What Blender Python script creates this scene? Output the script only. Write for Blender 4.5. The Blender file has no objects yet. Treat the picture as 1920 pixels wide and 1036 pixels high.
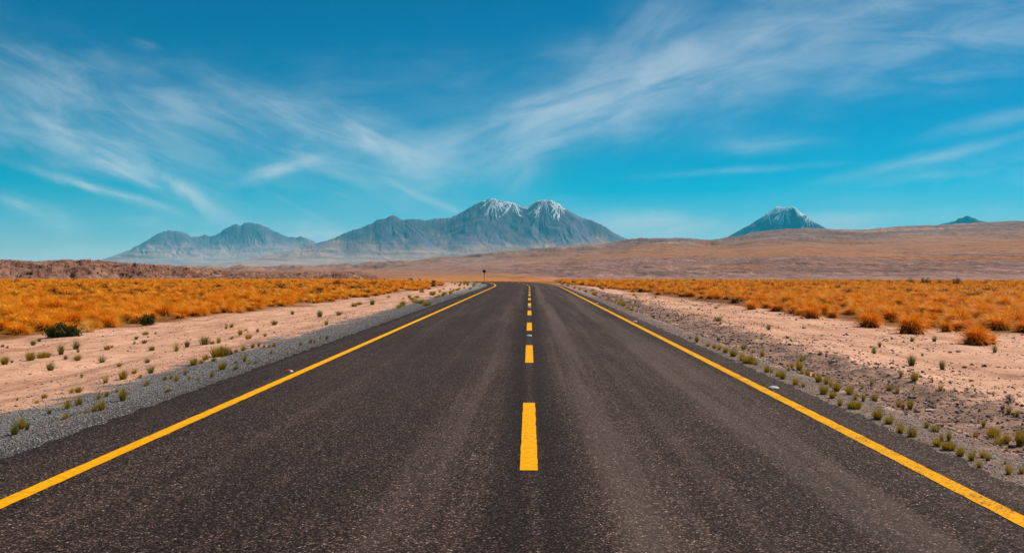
import bpy, math, random
import numpy as np
from mathutils import Vector, Matrix

R = math.radians
SC = bpy.context.scene
COL = SC.collection

# ------------------------------------------------------------------ camera
F = 1744.0            # focal length in pixels of a 1920 wide frame
CAMZ = 1.64
cd = bpy.data.cameras.new("camera")
cam = bpy.data.objects.new("camera", cd)
COL.objects.link(cam)
cd.sensor_width = 36.0
cd.lens = F / 1920 * 36.0
cd.clip_start = 0.1
cd.clip_end = 120000.0
cam.location = (0, 0, CAMZ)
YAW, PITCH = math.atan(33 / F), -math.atan(10 / F)
cam.rotation_euler = (R(90) + PITCH, 0, YAW)
SC.camera = cam

# ------------------------------------------------------------------ exposure
vs = SC.view_settings
vs.view_transform = 'Standard'
vs.look = 'None'
vs.gamma = 1.0
vs.use_curve_mapping = False
vs.exposure = 0.13
SC.cycles.use_denoising = True
SC.cycles.volume_bounces = 1
SC.cycles.max_bounces = 6
SC.cycles.transparent_max_bounces = 8

# ------------------------------------------------------------------ sun
SUN_AZ, SUN_EL = R(54), R(49)        # azimuth measured from the road (+Y) towards +X
sv = Vector((math.sin(SUN_AZ) * math.cos(SUN_EL), math.cos(SUN_AZ) * math.cos(SUN_EL), math.sin(SUN_EL)))
sl = bpy.data.lights.new("sun", 'SUN')
sl.energy = 5.0
sl.angle = R(0.53)
sl.color = (1.0, 0.88, 0.74)
so = bpy.data.objects.new("sun", sl)
COL.objects.link(so)
so.rotation_euler = sv.to_track_quat('Z', 'Y').to_euler()


# ------------------------------------------------------------------ node helpers
class NT:
    def __init__(self, tree):
        self.t = tree

    def n(self, typ, **kw):
        nd = self.t.nodes.new(typ)
        for k, v in kw.items():
            setattr(nd, k, v)
        return nd

    def link(self, a, b):
        self.t.links.new(a, b)

    def put(self, sock, v):
        if isinstance(v, bpy.types.NodeSocket):
            self.link(v, sock)
        else:
            sock.default_value = v

    def m(self, op, a, b=None, c=None, clamp=False):
        nd = self.n('ShaderNodeMath', operation=op, use_clamp=clamp)
        for i, v in enumerate((a, b, c)):
            if v is not None:
                self.put(nd.inputs[i], v)
        return nd.outputs[0]

    def vm(self, op, a, b=None):
        nd = self.n('ShaderNodeVectorMath', operation=op)
        self.put(nd.inputs[0], a)
        if b is not None:
            self.put(nd.inputs[1], b)
        return nd.outputs[0]

    def noise(self, vec, scale, detail=3.0, rough=0.55, dist=0.0, out=0):
        nd = self.n('ShaderNodeTexNoise')
        self.put(nd.inputs['Vector'], vec)
        nd.inputs['Scale'].default_value = scale
        nd.inputs['Detail'].default_value = detail
        nd.inputs['Roughness'].default_value = rough
        nd.inputs['Distortion'].default_value = dist
        return nd.outputs[out]

    def voro(self, vec, scale, out='Color', feature='F1'):
        nd = self.n('ShaderNodeTexVoronoi', feature=feature)
        self.put(nd.inputs['Vector'], vec)
        nd.inputs['Scale'].default_value = scale
        return nd.outputs[out]

    def ramp(self, fac, stops, interp='LINEAR'):
        nd = self.n('ShaderNodeValToRGB')
        cr = nd.color_ramp
        cr.interpolation = interp
        while len(cr.elements) > 1:
            cr.elements.remove(cr.elements[0])
        for i, (p, c) in enumerate(stops):
            e = cr.elements[0] if i == 0 else cr.elements.new(p)
            e.position = p
            if not hasattr(c, '__len__'):
                c = (c, c, c)
            e.color = (c[0], c[1], c[2], 1)
        self.put(nd.inputs[0], fac)
        return nd.outputs[0]

    def mix(self, fac, a, b, mode='MIX'):
        nd = self.n('ShaderNodeMix', data_type='RGBA', blend_type=mode)
        self.put(nd.inputs[0], fac)
        for s, v in ((nd.inputs[6], a), (nd.inputs[7], b)):
            if isinstance(v, tuple) and len(v) == 3:
                v = v + (1,)
            self.put(s, v)
        return nd.outputs[2]

    def mapr(self, v, a, b, c=0.0, d=1.0, smooth=True):
        nd = self.n('ShaderNodeMapRange', interpolation_type='SMOOTHSTEP' if smooth else 'LINEAR')
        self.put(nd.inputs[0], v)
        for i, x in enumerate((a, b, c, d)):
            nd.inputs[1 + i].default_value = x
        return nd.outputs[0]

    def attr(self, name, out='Fac'):
        nd = self.n('ShaderNodeAttribute', attribute_name=name)
        return nd.outputs[out]

    def scale(self, vec, s):
        return self.vm('MULTIPLY', vec, s)

    def bump(self, h, strength, dist):
        nd = self.n('ShaderNodeBump')
        nd.inputs['Strength'].default_value = strength
        nd.inputs['Distance'].default_value = dist
        self.put(nd.inputs['Height'], h)
        return nd.outputs[0]


def material(name):
    m = bpy.data.materials.new(name)
    m.use_nodes = True
    t = NT(m.node_tree)
    b = m.node_tree.nodes['Principled BSDF']
    pos = t.n('ShaderNodeNewGeometry').outputs['Position']
    return m, t, b, pos


def rgb4(c):
    return (c[0], c[1], c[2], 1.0)


def plain(name, color, rough=0.7, vary=0.25, scale=12.0, metallic=0.0, spec=0.3, bump=0.0):
    m, t, b, pos = material(name)
    oc = t.n('ShaderNodeTexCoord').outputs['Object']
    n = t.noise(oc, scale, 4)
    lo = tuple(c * (1 - vary) for c in color)
    hi = tuple(min(1, c * (1 + vary)) for c in color)
    t.put(b.inputs['Base Color'], t.ramp(n, [(0.3, lo), (0.7, hi)]))
    b.inputs['Roughness'].default_value = rough
    b.inputs['Metallic'].default_value = metallic
    b.inputs['Specular IOR Level'].default_value = spec
    if bump:
        t.put(b.inputs['Normal'], t.bump(n, 0.6, bump))
    return m


# ------------------------------------------------------------------ world: sky and cirrus
world = bpy.data.worlds.new("World")
SC.world = world
world.use_nodes = True
wt = NT(world.node_tree)
bg = world.node_tree.nodes['Background']
sky = wt.n('ShaderNodeTexSky', sky_type='NISHITA')
sky.sun_disc = False
sky.sun_elevation = SUN_EL
sky.sun_rotation = SUN_AZ
sky.altitude = 2600
sky.air_density = 0.7
sky.dust_density = 0.1
sky.ozone_density = 3.0
SKY_STRENGTH = 0.090
world.cycles.sampling_method = 'MANUAL'
world.cycles.sample_map_resolution = 256
bg.inputs['Strength'].default_value = SKY_STRENGTH
direction = wt.n('ShaderNodeTexCoord').outputs['Generated']
sep = wt.n('ShaderNodeSeparateXYZ')
wt.link(direction, sep.inputs[0])
dx, dy, dz = sep.outputs
dyc = wt.m('MAXIMUM', dy, 0.05)
P = wt.m('MULTIPLY', wt.m('DIVIDE', dx, dyc), F)          # bearing and height of the direction
Q = wt.m('MULTIPLY', wt.m('DIVIDE', dz, dyc), F)
front = wt.mapr(dy, 0.15, 0.4)

# fibre fields: one wind-combed noise per direction of the streaks
FIELDS = (-26, -16, 4, 17, 48)
fields = []
for i, fa in enumerate(FIELDS):
    c_, s_ = math.cos(R(fa)), math.sin(R(fa))
    fu = wt.m('ADD', wt.m('MULTIPLY', P, c_ * .0055), wt.m('MULTIPLY', Q, s_ * .0055))
    fv = wt.m('SUBTRACT', wt.m('MULTIPLY', Q, c_ * .022), wt.m('MULTIPLY', P, s_ * .022))
    cb = wt.n('ShaderNodeCombineXYZ')
    wt.link(wt.m('ADD', fu, i * 3.7), cb.inputs[0])
    wt.link(fv, cb.inputs[1])
    nd = wt.n('ShaderNodeTexNoise', noise_dimensions='2D')
    wt.link(cb.outputs[0], nd.inputs['Vector'])
    nd.inputs['Scale'].default_value = 1.0
    nd.inputs['Detail'].default_value = 5
    nd.inputs['Roughness'].default_value = .56
    nd.inputs['Distortion'].default_value = .35
    lo_, hi_ = ((.26, .80), (.28, .78), (.22, .86), (.12, .95), (.12, .95))[i]
    fields.append(wt.m('ADD', wt.m('MULTIPLY', wt.mapr(nd.outputs[0], lo_, hi_), .95), .17))
cb = wt.n('ShaderNodeCombineXYZ')
wt.link(wt.m('MULTIPLY', P, .006), cb.inputs[0])
wt.link(wt.m('MULTIPLY', Q, .012), cb.inputs[1])
nd = wt.n('ShaderNodeTexNoise', noise_dimensions='2D')
wt.link(cb.outputs[0], nd.inputs['Vector'])
nd.inputs['Scale'].default_value = 1.0
nd.inputs['Detail'].default_value = 4
WARP = wt.m('SUBTRACT', nd.outputs[0], .5)

grp = bpy.data.node_groups.new("cirrus", 'ShaderNodeTree')
for nm in ("prev", "P", "Q", "fibre", "warp", "cx", "cy", "ca", "sa", "L", "W", "amount"):
    grp.interface.new_socket(nm, in_out='INPUT', socket_type='NodeSocketFloat')
grp.interface.new_socket("cover", in_out='OUTPUT', socket_type='NodeSocketFloat')
g = NT(grp)
gi = g.n('NodeGroupInput').outputs
go = g.n('NodeGroupOutput').inputs
tie = g.m('MULTIPLY', gi['prev'], 1e-6)       # keeps the streaks evaluated one after another
gx = g.m('SUBTRACT', g.m('ADD', gi['P'], tie), gi['cx'])
gy = g.m('SUBTRACT', g.m('ADD', gi['Q'], tie), gi['cy'])
u_ = g.m('ADD', g.m('MULTIPLY', gx, gi['ca']), g.m('MULTIPLY', gy, gi['sa']))
v_ = g.m('SUBTRACT', g.m('MULTIPLY', gy, gi['ca']), g.m('MULTIPLY', gx, gi['sa']))
un = g.m('DIVIDE', u_, gi['L'])
vn = g.m('ADD', g.m('DIVIDE', v_, gi['W']), g.m('MULTIPLY', gi['warp'], 1.7))
rr = g.m('ADD', g.m('MULTIPLY', un, un), g.m('MULTIPLY', vn, vn))
mask = g.m('EXPONENT', g.m('MULTIPLY', rr, -1.0))
one = g.m('SUBTRACT', 1.0, g.m('MULTIPLY', g.m('MULTIPLY', mask, gi['fibre']), gi['amount']), clamp=True)
g.link(g.m('MULTIPLY', gi['prev'], one), go[0])

CLOUDS = [  # centre bearing, centre height, half length, half width, tilt, amount
    (130, 200, 330, 85, -22, .34), (230, 315, 200, 15, -27, .95), (250, 300, 190, 34, -25, .30),
    (340, 355, 70, 12, -30, .8), (190, 357, 140, 9, -17, .95), (50, 388, 65, 14, -22, .95),
    (20, 250, 160, 40, -14, .28), (525, 316, 72, 13, 17, .95), (500, 260, 330, 60, -16, .44),
    (520, 205, 130, 20, -24, .42), (715, 275, 115, 26, -30, .72), (700, 262, 190, 42, -20, .34),
    (1040, 230, 350, 58, 16, .56), (1120, 190, 220, 44, 24, .30), (1330, 115, 330, 80, 18, .40), (1210, 60, 130, 50, 40, .24),
    (1750, 90, 320, 70, 9, .36), (1640, 20, 300, 40, 6, .26), (1760, 292, 170, 10, 13, .44), (1890, 225, 120, 13, 12, .45),
    (1800, 330, 260, 34, 6, .26), (985, 320, 70, 34, 58, .42), (1430, 272, 95, 20, 2, .27),
    (1390, 320, 160, 6, 3, .28), (808, 376, 85, 8, -25, .5), (1270, 428, 190, 18, 0, .62), (1230, 405, 70, 12, -6, .25),
    (1640, 408, 150, 12, 2, .55), (360, 440, 60, 4, 0, .30), (120, 462, 120, 7, -4, .28),
    (560, 390, 62, 4, -26, .34), (265, 82, 26, 9, -14, .25), (90, 125, 90, 16, -28, .25), (700, 170, 500, 60, 4, .10), (960, 498, 2000, 56, 0, 1.9), (1300, 436, 420, 26, 0, .60),
]
cover = None
for i, (cx, cy, L, W, ang, amt) in enumerate(CLOUDS):
    gn = wt.n('ShaderNodeGroup', node_tree=grp)
    wt.link(P, gn.inputs['P'])
    wt.link(Q, gn.inputs['Q'])
    wt.link(WARP, gn.inputs['warp'])
    wt.link(fields[min(range(5), key=lambda q: abs(FIELDS[q] - ang))], gn.inputs['fibre'])
    for k, v in (("cx", cx - 993), ("cy", 508 - cy), ("ca", math.cos(R(ang))), ("sa", math.sin(R(ang))),
                 ("L", L), ("W", W), ("amount", amt)):
        gn.inputs[k].default_value = v
    wt.put(gn.inputs['prev'], 1.0 if cover is None else cover)
    cover = gn.outputs[0]
cover = wt.m('MULTIPLY', wt.m('SUBTRACT', 1.0, cover), front)
# thin cirrus all over the sky, on a plane high above
dzc = wt.m('MAXIMUM', dz, 0.06)
cpl = wt.n('ShaderNodeCombineXYZ')
wt.link(wt.m('DIVIDE', dx, dzc), cpl.inputs[0])
wt.link(wt.m('DIVIDE', dy, dzc), cpl.inputs[1])
thin = wt.noise(wt.scale(cpl.outputs[0], (0.9, 0.35, 1)), 1.2, 4, 0.6, 0.8)
thin = wt.m('MULTIPLY', wt.mapr(thin, 0.45, 0.85), 0.015)
cover = wt.m('SUBTRACT', 1.0, wt.m('MULTIPLY', wt.m('SUBTRACT', 1.0, cover), wt.m('SUBTRACT', 1.0, thin)))
sp_ = wt.n('ShaderNodeSeparateColor')
wt.link(sky.outputs[0], sp_.inputs[0])
sr, sg, sb = sp_.outputs[:3]
cmbn = wt.n('ShaderNodeCombineColor')          # clear, polarised high-desert blue
wt.link(wt.m('MAXIMUM', wt.m('SUBTRACT', wt.m('MULTIPLY', sr, 3.0), wt.m('MULTIPLY', sb, 1.12)), .02), cmbn.inputs[0])
wt.link(wt.m('MAXIMUM', wt.m('SUBTRACT', wt.m('MULTIPLY', sg, 1.79), wt.m('MULTIPLY', sb, .50)), .02), cmbn.inputs[1])
wt.link(wt.m('MULTIPLY', sb, .92), cmbn.inputs[2])
tinted = cmbn.outputs[0]
lp = wt.mix(wt.m('MULTIPLY', cover, 0.85), tinted, (7.6, 8.2, 8.6, 1))
wt.link(lp, bg.inputs['Color'])


# ------------------------------------------------------------------ noise in numpy
def _hash(ix, iy, seed):
    h = (ix.astype(np.int64) * 374761393 + iy.astype(np.int64) * 668265263 + seed * 1442695041) & 0xffffffff
    h = ((h ^ (h >> 13)) * 1274126177) & 0xffffffff
    h = h ^ (h >> 16)
    return h


def perlin(x, y, seed=0):
    x = np.asarray(x, float)
    y = np.asarray(y, float)
    ix, iy = np.floor(x), np.floor(y)
    fx, fy = x - ix, y - iy
    out = 0
    sx = fx * fx * fx * (fx * (fx * 6 - 15) + 10)
    sy = fy * fy * fy * (fy * (fy * 6 - 15) + 10)

    def gr(ax, ay):
        a = _hash(ix + ax, iy + ay, seed) * (2 * math.pi / 4294967296.0)
        return np.cos(a) * (fx - ax) + np.sin(a) * (fy - ay)
    a = gr(0, 0) * (1 - sx) + gr(1, 0) * sx
    b = gr(0, 1) * (1 - sx) + gr(1, 1) * sx
    return (a * (1 - sy) + b * sy) * 1.4


def fbm(x, y, octv=4, seed=0, gain=0.5):
    s, a, f = 0, 1.0, 1.0
    for i in range(octv):
        s = s + a * perlin(x * f, y * f, seed + i * 17)
        a *= gain
        f *= 2.03
    return s


def ridged(x, y, octv=4, seed=0, gain=0.55):
    s, a, f, w = 0, 1.0, 1.0, 0
    for i in range(octv):
        s = s + a * (1 - np.abs(perlin(x * f, y * f, seed + i * 17)) * 1.8)
        w += a
        a *= gain
        f *= 2.07
    return s / w


def sstep(a, b, x):
    t = np.clip((x - a) / (b - a), 0, 1)
    return t * t * (3 - 2 * t)


# ------------------------------------------------------------------ mesh helpers
def make_mesh(name, V, faces, mats=(), smooth=False, attrs=None, uv=None):
    """faces: list of int arrays (n,3) and (n,4)"""
    me = bpy.data.meshes.new(name)
    V = np.asarray(V, np.float32)
    loops = np.concatenate([f.reshape(-1) for f in faces]).astype(np.int32)
    tot = np.concatenate([np.full(len(f), f.shape[1], np.int32) for f in faces])
    start = np.concatenate([[0], np.cumsum(tot)[:-1]]).astype(np.int32)
    me.vertices.add(len(V))
    me.vertices.foreach_set('co', V.reshape(-1))
    me.loops.add(len(loops))
    me.loops.foreach_set('vertex_index', loops)
    me.polygons.add(len(tot))
    me.polygons.foreach_set('loop_start', start)
    me.update(calc_edges=True)
    for k, (dom, val) in (attrs or {}).items():
        val = np.asarray(val, np.float32)
        if val.ndim == 1:
            a = me.attributes.new(k, 'FLOAT', dom)
            a.data.foreach_set('value', val)
        else:
            if val.shape[1] == 3:
                val = np.concatenate([val, np.ones((len(val), 1), np.float32)], 1)
            a = me.attributes.new(k, 'FLOAT_COLOR', dom)
            a.data.foreach_set('color', val.reshape(-1))
    if uv is not None:
        l = me.uv_layers.new(name='UVMap')
        l.data.foreach_set('uv', np.asarray(uv, np.float32)[loops].reshape(-1))
    if smooth:
        me.shade_smooth()
    for m in mats:
        me.materials.append(m)
    return me


def grid_faces(nr, nc, wrap=False):
    i = np.arange(nr * nc).reshape(nr, nc)
    if wrap:
        i = np.concatenate([i, i[:, :1]], 1)
    return np.stack([i[:-1, :-1], i[:-1, 1:], i[1:, 1:], i[1:, :-1]], -1).reshape(-1, 4)


def add_obj(name, me, parent=None, loc=None):
    o = bpy.data.objects.new(name, me)
    COL.objects.link(o)
    if parent is not None:
        o.parent = parent
    if loc is not None:
        o.location = loc
    return o


def tag(o, label=None, cat=None, group=None, kind=None):
    for k, v in (('label', label), ('category', cat), ('group', group), ('kind', kind)):
        if v is not None:
            o[k] = v
    return o


# ------------------------------------------------------------------ the lie of the land
def road_x(y):
    y = np.asarray(y, float)
    t = np.clip(y - 95, 0, 170)
    return -t * t / (2 * 340.0) - np.maximum(y - 265, 0) * 170 / 340.0


def road_z(y):
    y = np.asarray(y, float)
    t = np.clip(y - 128, 0, 180)
    return -t * t / (2 * 3536.0) - np.maximum(y - 304, 0) * 0.01


def road_d(x, y):
    s = np.where(np.asarray(y) > 95, np.clip((np.asarray(y, float) - 95) / 340, 0, 0.5), 0)
    return (x - road_x(y)) * np.cos(np.arctan(s))


EDGE_L, EDGE_R = -4.62, 3.74


def field_l(y):     # lateral distance of the grass from the road, left and right
    return np.interp(y, [0, 27, 47, 73, 100, 150, 220], [16, 15.4, 13.9, 12.6, 11.0, 9.0, 8])


def field_r(y):
    return np.interp(y, [0, 20, 27, 34, 45, 62, 90, 120, 160], [17, 16.5, 15.4, 12.6, 11.4, 10.8, 9.5, 7.6, 7])


SKYLINE = ([-1500, -400, 0, 400, 480, 600, 700, 800, 960, 1100, 1150, 1182, 1240, 1290, 1330, 1380, 1420, 1470, 1510, 1560, 1600, 1650, 1700, 1750,
            1800, 1850, 1920, 2100, 2600, 3600],
           [500, 500, 500, 503, 503, 500, 495, 486, 471, 458, 453, 448.5, 447, 447, 449, 443, 435, 429, 428, 431, 432, 428, 424, 422, 419, 417, 415, 408, 400, 400])


def far_height(px, ca, r, x, y):
    """alluvial slope climbing from the plain to the brown hills"""
    esky = (508 - np.interp(px, *SKYLINE)) / F * ca
    e0 = np.interp(px, [-400, 0, 600, 950, 1300, 1920, 3000], [-.0078, -.0078, -.0088, -.0098, -.0108, -.0110, -.011]) * ca
    rs = 5200.0
    s = np.clip((np.log(np.maximum(r, 1)) - math.log(400)) / (math.log(rs) - math.log(400)), 0, 1)
    und = fbm(x / 420, y / 700, 4, 5) * 0.0022 * np.sin(np.pi * np.clip(s, 0, 1)) * np.clip(s * 2, 0, 1)
    gul = (ridged((x + y * .35) / 300, (y - x * .2) / 1500, 4, 11) - .55) * 0.0125 * sstep(.55, .85, s) * (1 - .8 * sstep(.9, 1, s))
    e = e0 + (esky - e0) * s ** 0.95 + und + gul
    z = CAMZ + r * e + fbm(x / 26, y / 26, 3, 14) * 1.3 * sstep(420, 560, r) * sstep(2600, 1500, r) * sstep(900, 1100, px)
    zback = CAMZ + rs * esky
    z = np.where(r > rs, zback - (r - rs) * 0.045 - (r - rs) ** 2 * 6e-6, z)
    return np.maximum(z, -60.0)


def near_height(x, y):
    d = road_d(x, y)
    zr = road_z(y)
    left = np.interp(d, [-60, -16, -9, -6.6, -5.0, EDGE_L - .1, EDGE_L + .35], [-.42, -.40, -.33, -.17, -.05, -.03, -.035])
    right = np.interp(d, [EDGE_R - .35, EDGE_R + .15, 4.5, 5.2, 5.9, 6.6, 8.5, 14, 60], [-.035, -.03, -.06, -.30, -.33, -.24, -.28, -.34, -.36])
    prof = np.where(d < 0, left, right)
    off = sstep(.2, 2.2, np.where(d < 0, EDGE_L - d, d - EDGE_R))
    lump = fbm(x / 2.6, y / 2.6, 4, 3) * .05 + fbm(x / 0.55, y / 0.55, 2, 8) * .012
    bank = np.exp(-((d - 6.3) / .7) ** 2) * (fbm(x / .7, y / .9, 3, 21) * .10 + .06)
    roadish = sstep(10, 2, np.abs(d + .3) - 4)         # the ground follows the road's dip only close to it
    zr_eff = zr * (0.25 + .75 * roadish)
    # behind the plain the far side keeps level with the sign on its small rise
    z = zr_eff + prof + off * lump * np.interp(np.abs(d), [4, 9, 20], [.5, 1, 1.6]) + bank
    return z


def ground_height(x, y):
    x = np.asarray(x, float)
    y = np.asarray(y, float)
    r = np.hypot(x, y)
    ys = np.maximum(y, 0.05 * r + .01)
    az_t = x / ys
    ca = ys / np.hypot(x, ys)
    px = 993 + F * az_t
    zn = near_height(x, y)
    zf = far_height(px, ca, np.maximum(r, 400), x, y)
    zf4 = far_height(px, ca, np.full_like(r, 400.0), x, y)
    r1 = np.interp(px, [0, 700, 1000, 1920], [235, 225, 180, 165])
    w = sstep(r1, 400, r)
    return np.where(r < 400, zn * (1 - w) + zf4 * w, zf)


FWD = Vector((-math.sin(YAW) * math.cos(PITCH), math.cos(YAW) * math.cos(PITCH), math.sin(PITCH)))
RGT = Vector((math.cos(YAW), math.sin(YAW), 0))
UPV = RGT.cross(FWD)


def at(px, py):
    """where the line of sight through a point of the photograph meets the ground"""
    d = FWD + RGT * ((px - 960) / F) - UPV * ((py - 518) / F)
    lo, hi = 1.0, 900.0
    for _ in range(3):
        t = np.geomspace(lo, hi, 160)
        below = CAMZ + d.z * t <= ground_height(d.x * t, d.y * t)
        k = int(np.argmax(below)) if below.any() else 159
        lo, hi = t[max(k - 1, 0)], t[k]
    t = float(hi)
    p = Vector((0, 0, CAMZ)) + d * t
    return p, t / F         # point, metres per pixel there


# ------------------------------------------------------------------ ground sheet
def build_ground():
    az = np.radians(np.concatenate([np.linspace(-180, -50, 27)[:-1], np.linspace(-50, -33, 30)[:-1],
                                    np.linspace(-33, 33, 1101)[:-1], np.linspace(33, 50, 30)[:-1], np.linspace(50, 180, 27)[:-1]]))
    rad = np.concatenate([np.geomspace(0.4, 2.6, 12)[:-1], np.geomspace(2.6, 200, 400)[:-1], np.geomspace(200, 420, 50)[:-1],
                          np.geomspace(420, 5600, 230)[:-1], np.geomspace(5600, 36500, 24)])
    A, RR = np.meshgrid(az, rad)
    x, y = RR * np.sin(A), RR * np.cos(A)
    z = ground_height(x, y)
    nr, nc = x.shape
    V = np.stack([x, y, z], -1).reshape(-1, 3)
    # far colours: bands of dry grass, stony ground and bare hill (they belong to the land itself)
    ca = np.cos(A)
    cas = np.where(ca > .05, ca, .05)
    px = 993 + F * np.tan(np.where(ca > .05, A, 1.5))
    py = 508 - F * (z - CAMZ) / np.maximum(RR, .1) / cas
    n1 = fbm(x / 260, y / 700, 4, 31)
    n2 = fbm(x / 60, y / 220, 3, 37)
    n3 = fbm(x / 900, y / 900, 3, 41)
    tan_ = np.array([.315, .145, .072])
    orange = np.array([.50, .175, .018])
    stony = np.array([.315, .185, .150])
    hill = np.array([.20, .135, .125])
    pink = np.array([.31, .18, .132])
    greyp = np.array([.25, .185, .165])
    sand = np.array([.64, .365, .240])
    # upper and lower limits of the stony band, per bearing
    lo_edge = np.interp(px, [700, 940, 1040, 1300, 1920], [505, 510, 520, 524, 530]) + n2 * 2
    hi_edge = np.interp(px, [700, 940, 1080, 1200, 1400, 1600, 1920], [504, 502, 486, 480, 482, 480, 470]) + n1 * 6
    st = sstep(4, -3, py - lo_edge) * sstep(-8, 8, py - hi_edge + n2 * 5)
    hi2 = np.interp(px, [600, 960, 1180, 1300, 1480, 1700, 1920], [480, 474, 462, 458, 452, 448, 436]) + n1 * 7
    hl = sstep(12, -9, py - hi2 + n2 * 4)
    patch = sstep(.15, .45, n1 + .4 * n2)
    c = np.zeros(x.shape + (3,)) + tan_
    c = c + (pink - c) * (sstep(1150, 850, px) * sstep(512, 500, py) * .8)[..., None]
    c = c + (greyp - c) * (sstep(1100, 800, px) * sstep(505, 494, py) * sstep(-.2, .3, n1) * .8)[..., None]
    c = c + (pink - c) * (sstep(.0, .5, n3) * .5)[..., None]
    c = c + (stony - c) * st[..., None]
    c = c + (orange * .9 - c) * (st * patch * sstep(1200, 1500, px) * .55)[..., None]
    c = c + (hill - c) * hl[..., None]
    c = c + (np.array([.36, .235, .175]) - c) * (hl * sstep(.0, .45, fbm((x + y * .35) / 240, (y - x * .2) / 1600, 3, 51)) * .9)[..., None]
    orng = sstep(480, 300, RR) * sstep(150, 185, RR) + sstep(700, 430, RR) * sstep(1150, 950, px) * .45
    c = c + (orange - c) * np.clip(orng * (1 - st), 0, 1)[..., None]
    # near ground: sand, and litter-covered soil under the grass
    d = road_d(x, y)
    nb = fbm(x / 3.5, y / 3.5, 3, 61) * 1.2
    fl = sstep(-.6, .9, -d - field_l(y) + nb)
    fr = sstep(-.6, .9, d - field_r(y) + nb)
    sparse = sstep(70, 110, y) * sstep(-60, -25, x)
    fl = fl * (1 - .75 * sparse * sstep(-.3, .3, fbm(x / 9, y / 9, 3, 63)))
    fld = np.clip(fl + fr, 0, 1)
    soil = np.array([.24, .095, .022])
    nearc = sand + (soil - sand) * fld[..., None]
    nw = sstep(200, 150, RR)
    c = nearc * nw[..., None] + c * (1 - nw[..., None])
    tex = sstep(300, 700, RR)                  # how stony the surface texture is, far away
    stone_amt = np.clip(st * tex, 0, 1)
    faces = grid_faces(nr, nc, wrap=True)
    # close the middle with a fan
    V = np.concatenate([V, [[0, 0, float(near_height(0.0, 0.0))]]])
    k = np.arange(nc)
    fan = np.stack([np.full(nc, nr * nc), np.roll(k, -1), k], -1)
    dd = np.append(d.reshape(-1), 0)
    cc = np.concatenate([c.reshape(-1, 3), [sand]])
    sa = np.append(stone_amt.reshape(-1), 0)
    fa = np.append((fld * nw).reshape(-1), 0)

    m, t, b, pos = material("desert_ground")
    D = t.attr('lateral')
    base = t.attr('land', 'Color')
    stn = t.attr('stony')
    fldn = t.attr('field')
    cam_d = t.vm('LENGTH', pos)
    ln = t.n('ShaderNodeVectorMath', operation='LENGTH')
    t.link(pos, ln.inputs[0])
    dist = ln.outputs['Value']
    nearw = t.mapr(dist, 110, 60)
    # sand: fine mottling, pebbles, damp streaks along the road
    fine = t.noise(pos, 9.0, 6, 0.7)
    wide = t.noise(t.scale(pos, (0.5, 0.25, 1)), 1.0, 4, .6)
    sandc = t.mix(1.0, base, t.ramp(fine, [(.28, (.60, .56, .54)), (.46, (.97, .96, .96)), (.55, (1.03, 1.03, 1.03)), (.75, (1.25, 1.26, 1.28))]), 'MULTIPLY')
    sandc = t.mix(1.0, sandc, t.ramp(wide, [(.3, (.80, .75, .72)), (.7, (1.10, 1.10, 1.10))]), 'MULTIPLY')
    pebc = t.voro(pos, 16.0, 'Color')
    pebd = t.voro(pos, 16.0, 'Distance')
    pv = t.n('ShaderNodeSeparateColor')
    t.link(pebc, pv.inputs[0])
    dens = t.mapr(t.noise(pos, .5, 3), .35, .75, .0, .22)
    rside = t.mapr(D, 2.0, 6.0, .25, 1.6)
    ispeb = t.m('LESS_THAN', pv.outputs[0], t.m('MULTIPLY', dens, rside))
    pebm = t.m('MULTIPLY', ispeb, t.m('MULTIPLY', t.m('LESS_THAN', pebd, .36), nearw))
    sandc = t.mix(pebm, sandc, t.ramp(pv.outputs[1], [(0, (.09, .065, .06)), (.6, (.20, .14, .12)), (1, (.45, .36, .32))]))
    mid_ = t.noise(t.scale(pos, (1, .7, 1)), 2.2, 5, .7)
    sandc = t.mix(1.0, sandc, t.ramp(mid_, [(.34, (.76, .70, .66)), (.5, (1, 1, 1)), (.66, (1.12, 1.13, 1.14))]), 'MULTIPLY')
    rut = t.noise(t.scale(pos, (1.3, .07, 1)), 1.0, 5, .65)
    sandc = t.mix(1.0, sandc, t.ramp(rut, [(.34, (.74, .68, .65)), (.48, (1, 1, 1)), (.66, (1.10, 1.11, 1.12))]), 'MULTIPLY')
    # gravel of the shoulders
    edge = t.noise(pos, 1.1, 5, .65)
    e2 = t.m('MULTIPLY', t.m('SUBTRACT', edge, .5), 3.2)
    Dl = t.m('ADD', D, e2)
    gl = t.m('MULTIPLY', t.mapr(Dl, -6.9, -6.3), t.m('LESS_THAN', D, 0))
    gr = t.m('MULTIPLY', t.mapr(Dl, 4.9, 4.4, 0, .75), t.m('GREATER_THAN', D, 0))
    gm = t.m('ADD', gl, gr, clamp=True)
    gvc = t.voro(pos, 42.0, 'Color')
    gs = t.n('ShaderNodeSeparateColor')
    t.link(gvc, gs.inputs[0])
    gd = t.voro(pos, 42.0, 'Distance')
    gravc = t.ramp(gs.outputs[0], [(0, (.075, .067, .062)), (.35, (.195, .178, .168)), (.75, (.32, .295, .28)), (.93, (.44, .41, .39)), (1, (.62, .58, .56))])
    gravc = t.mix(t.mapr(gd, .4, .75, 0, .4), gravc, (.06, .053, .05))
    gravc = t.mix(t.mapr(t.noise(pos, .8, 4), .45, .75, 0, .55), gravc, (.20, .145, .12))
    nearedge = t.m('ADD', t.mapr(t.m('ADD', D, t.m('MULTIPLY', e2, .35)), -5.5, -4.75), 0, clamp=True)
    nearedge = t.m('MULTIPLY', nearedge, t.m('LESS_THAN', D, 0))
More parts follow.
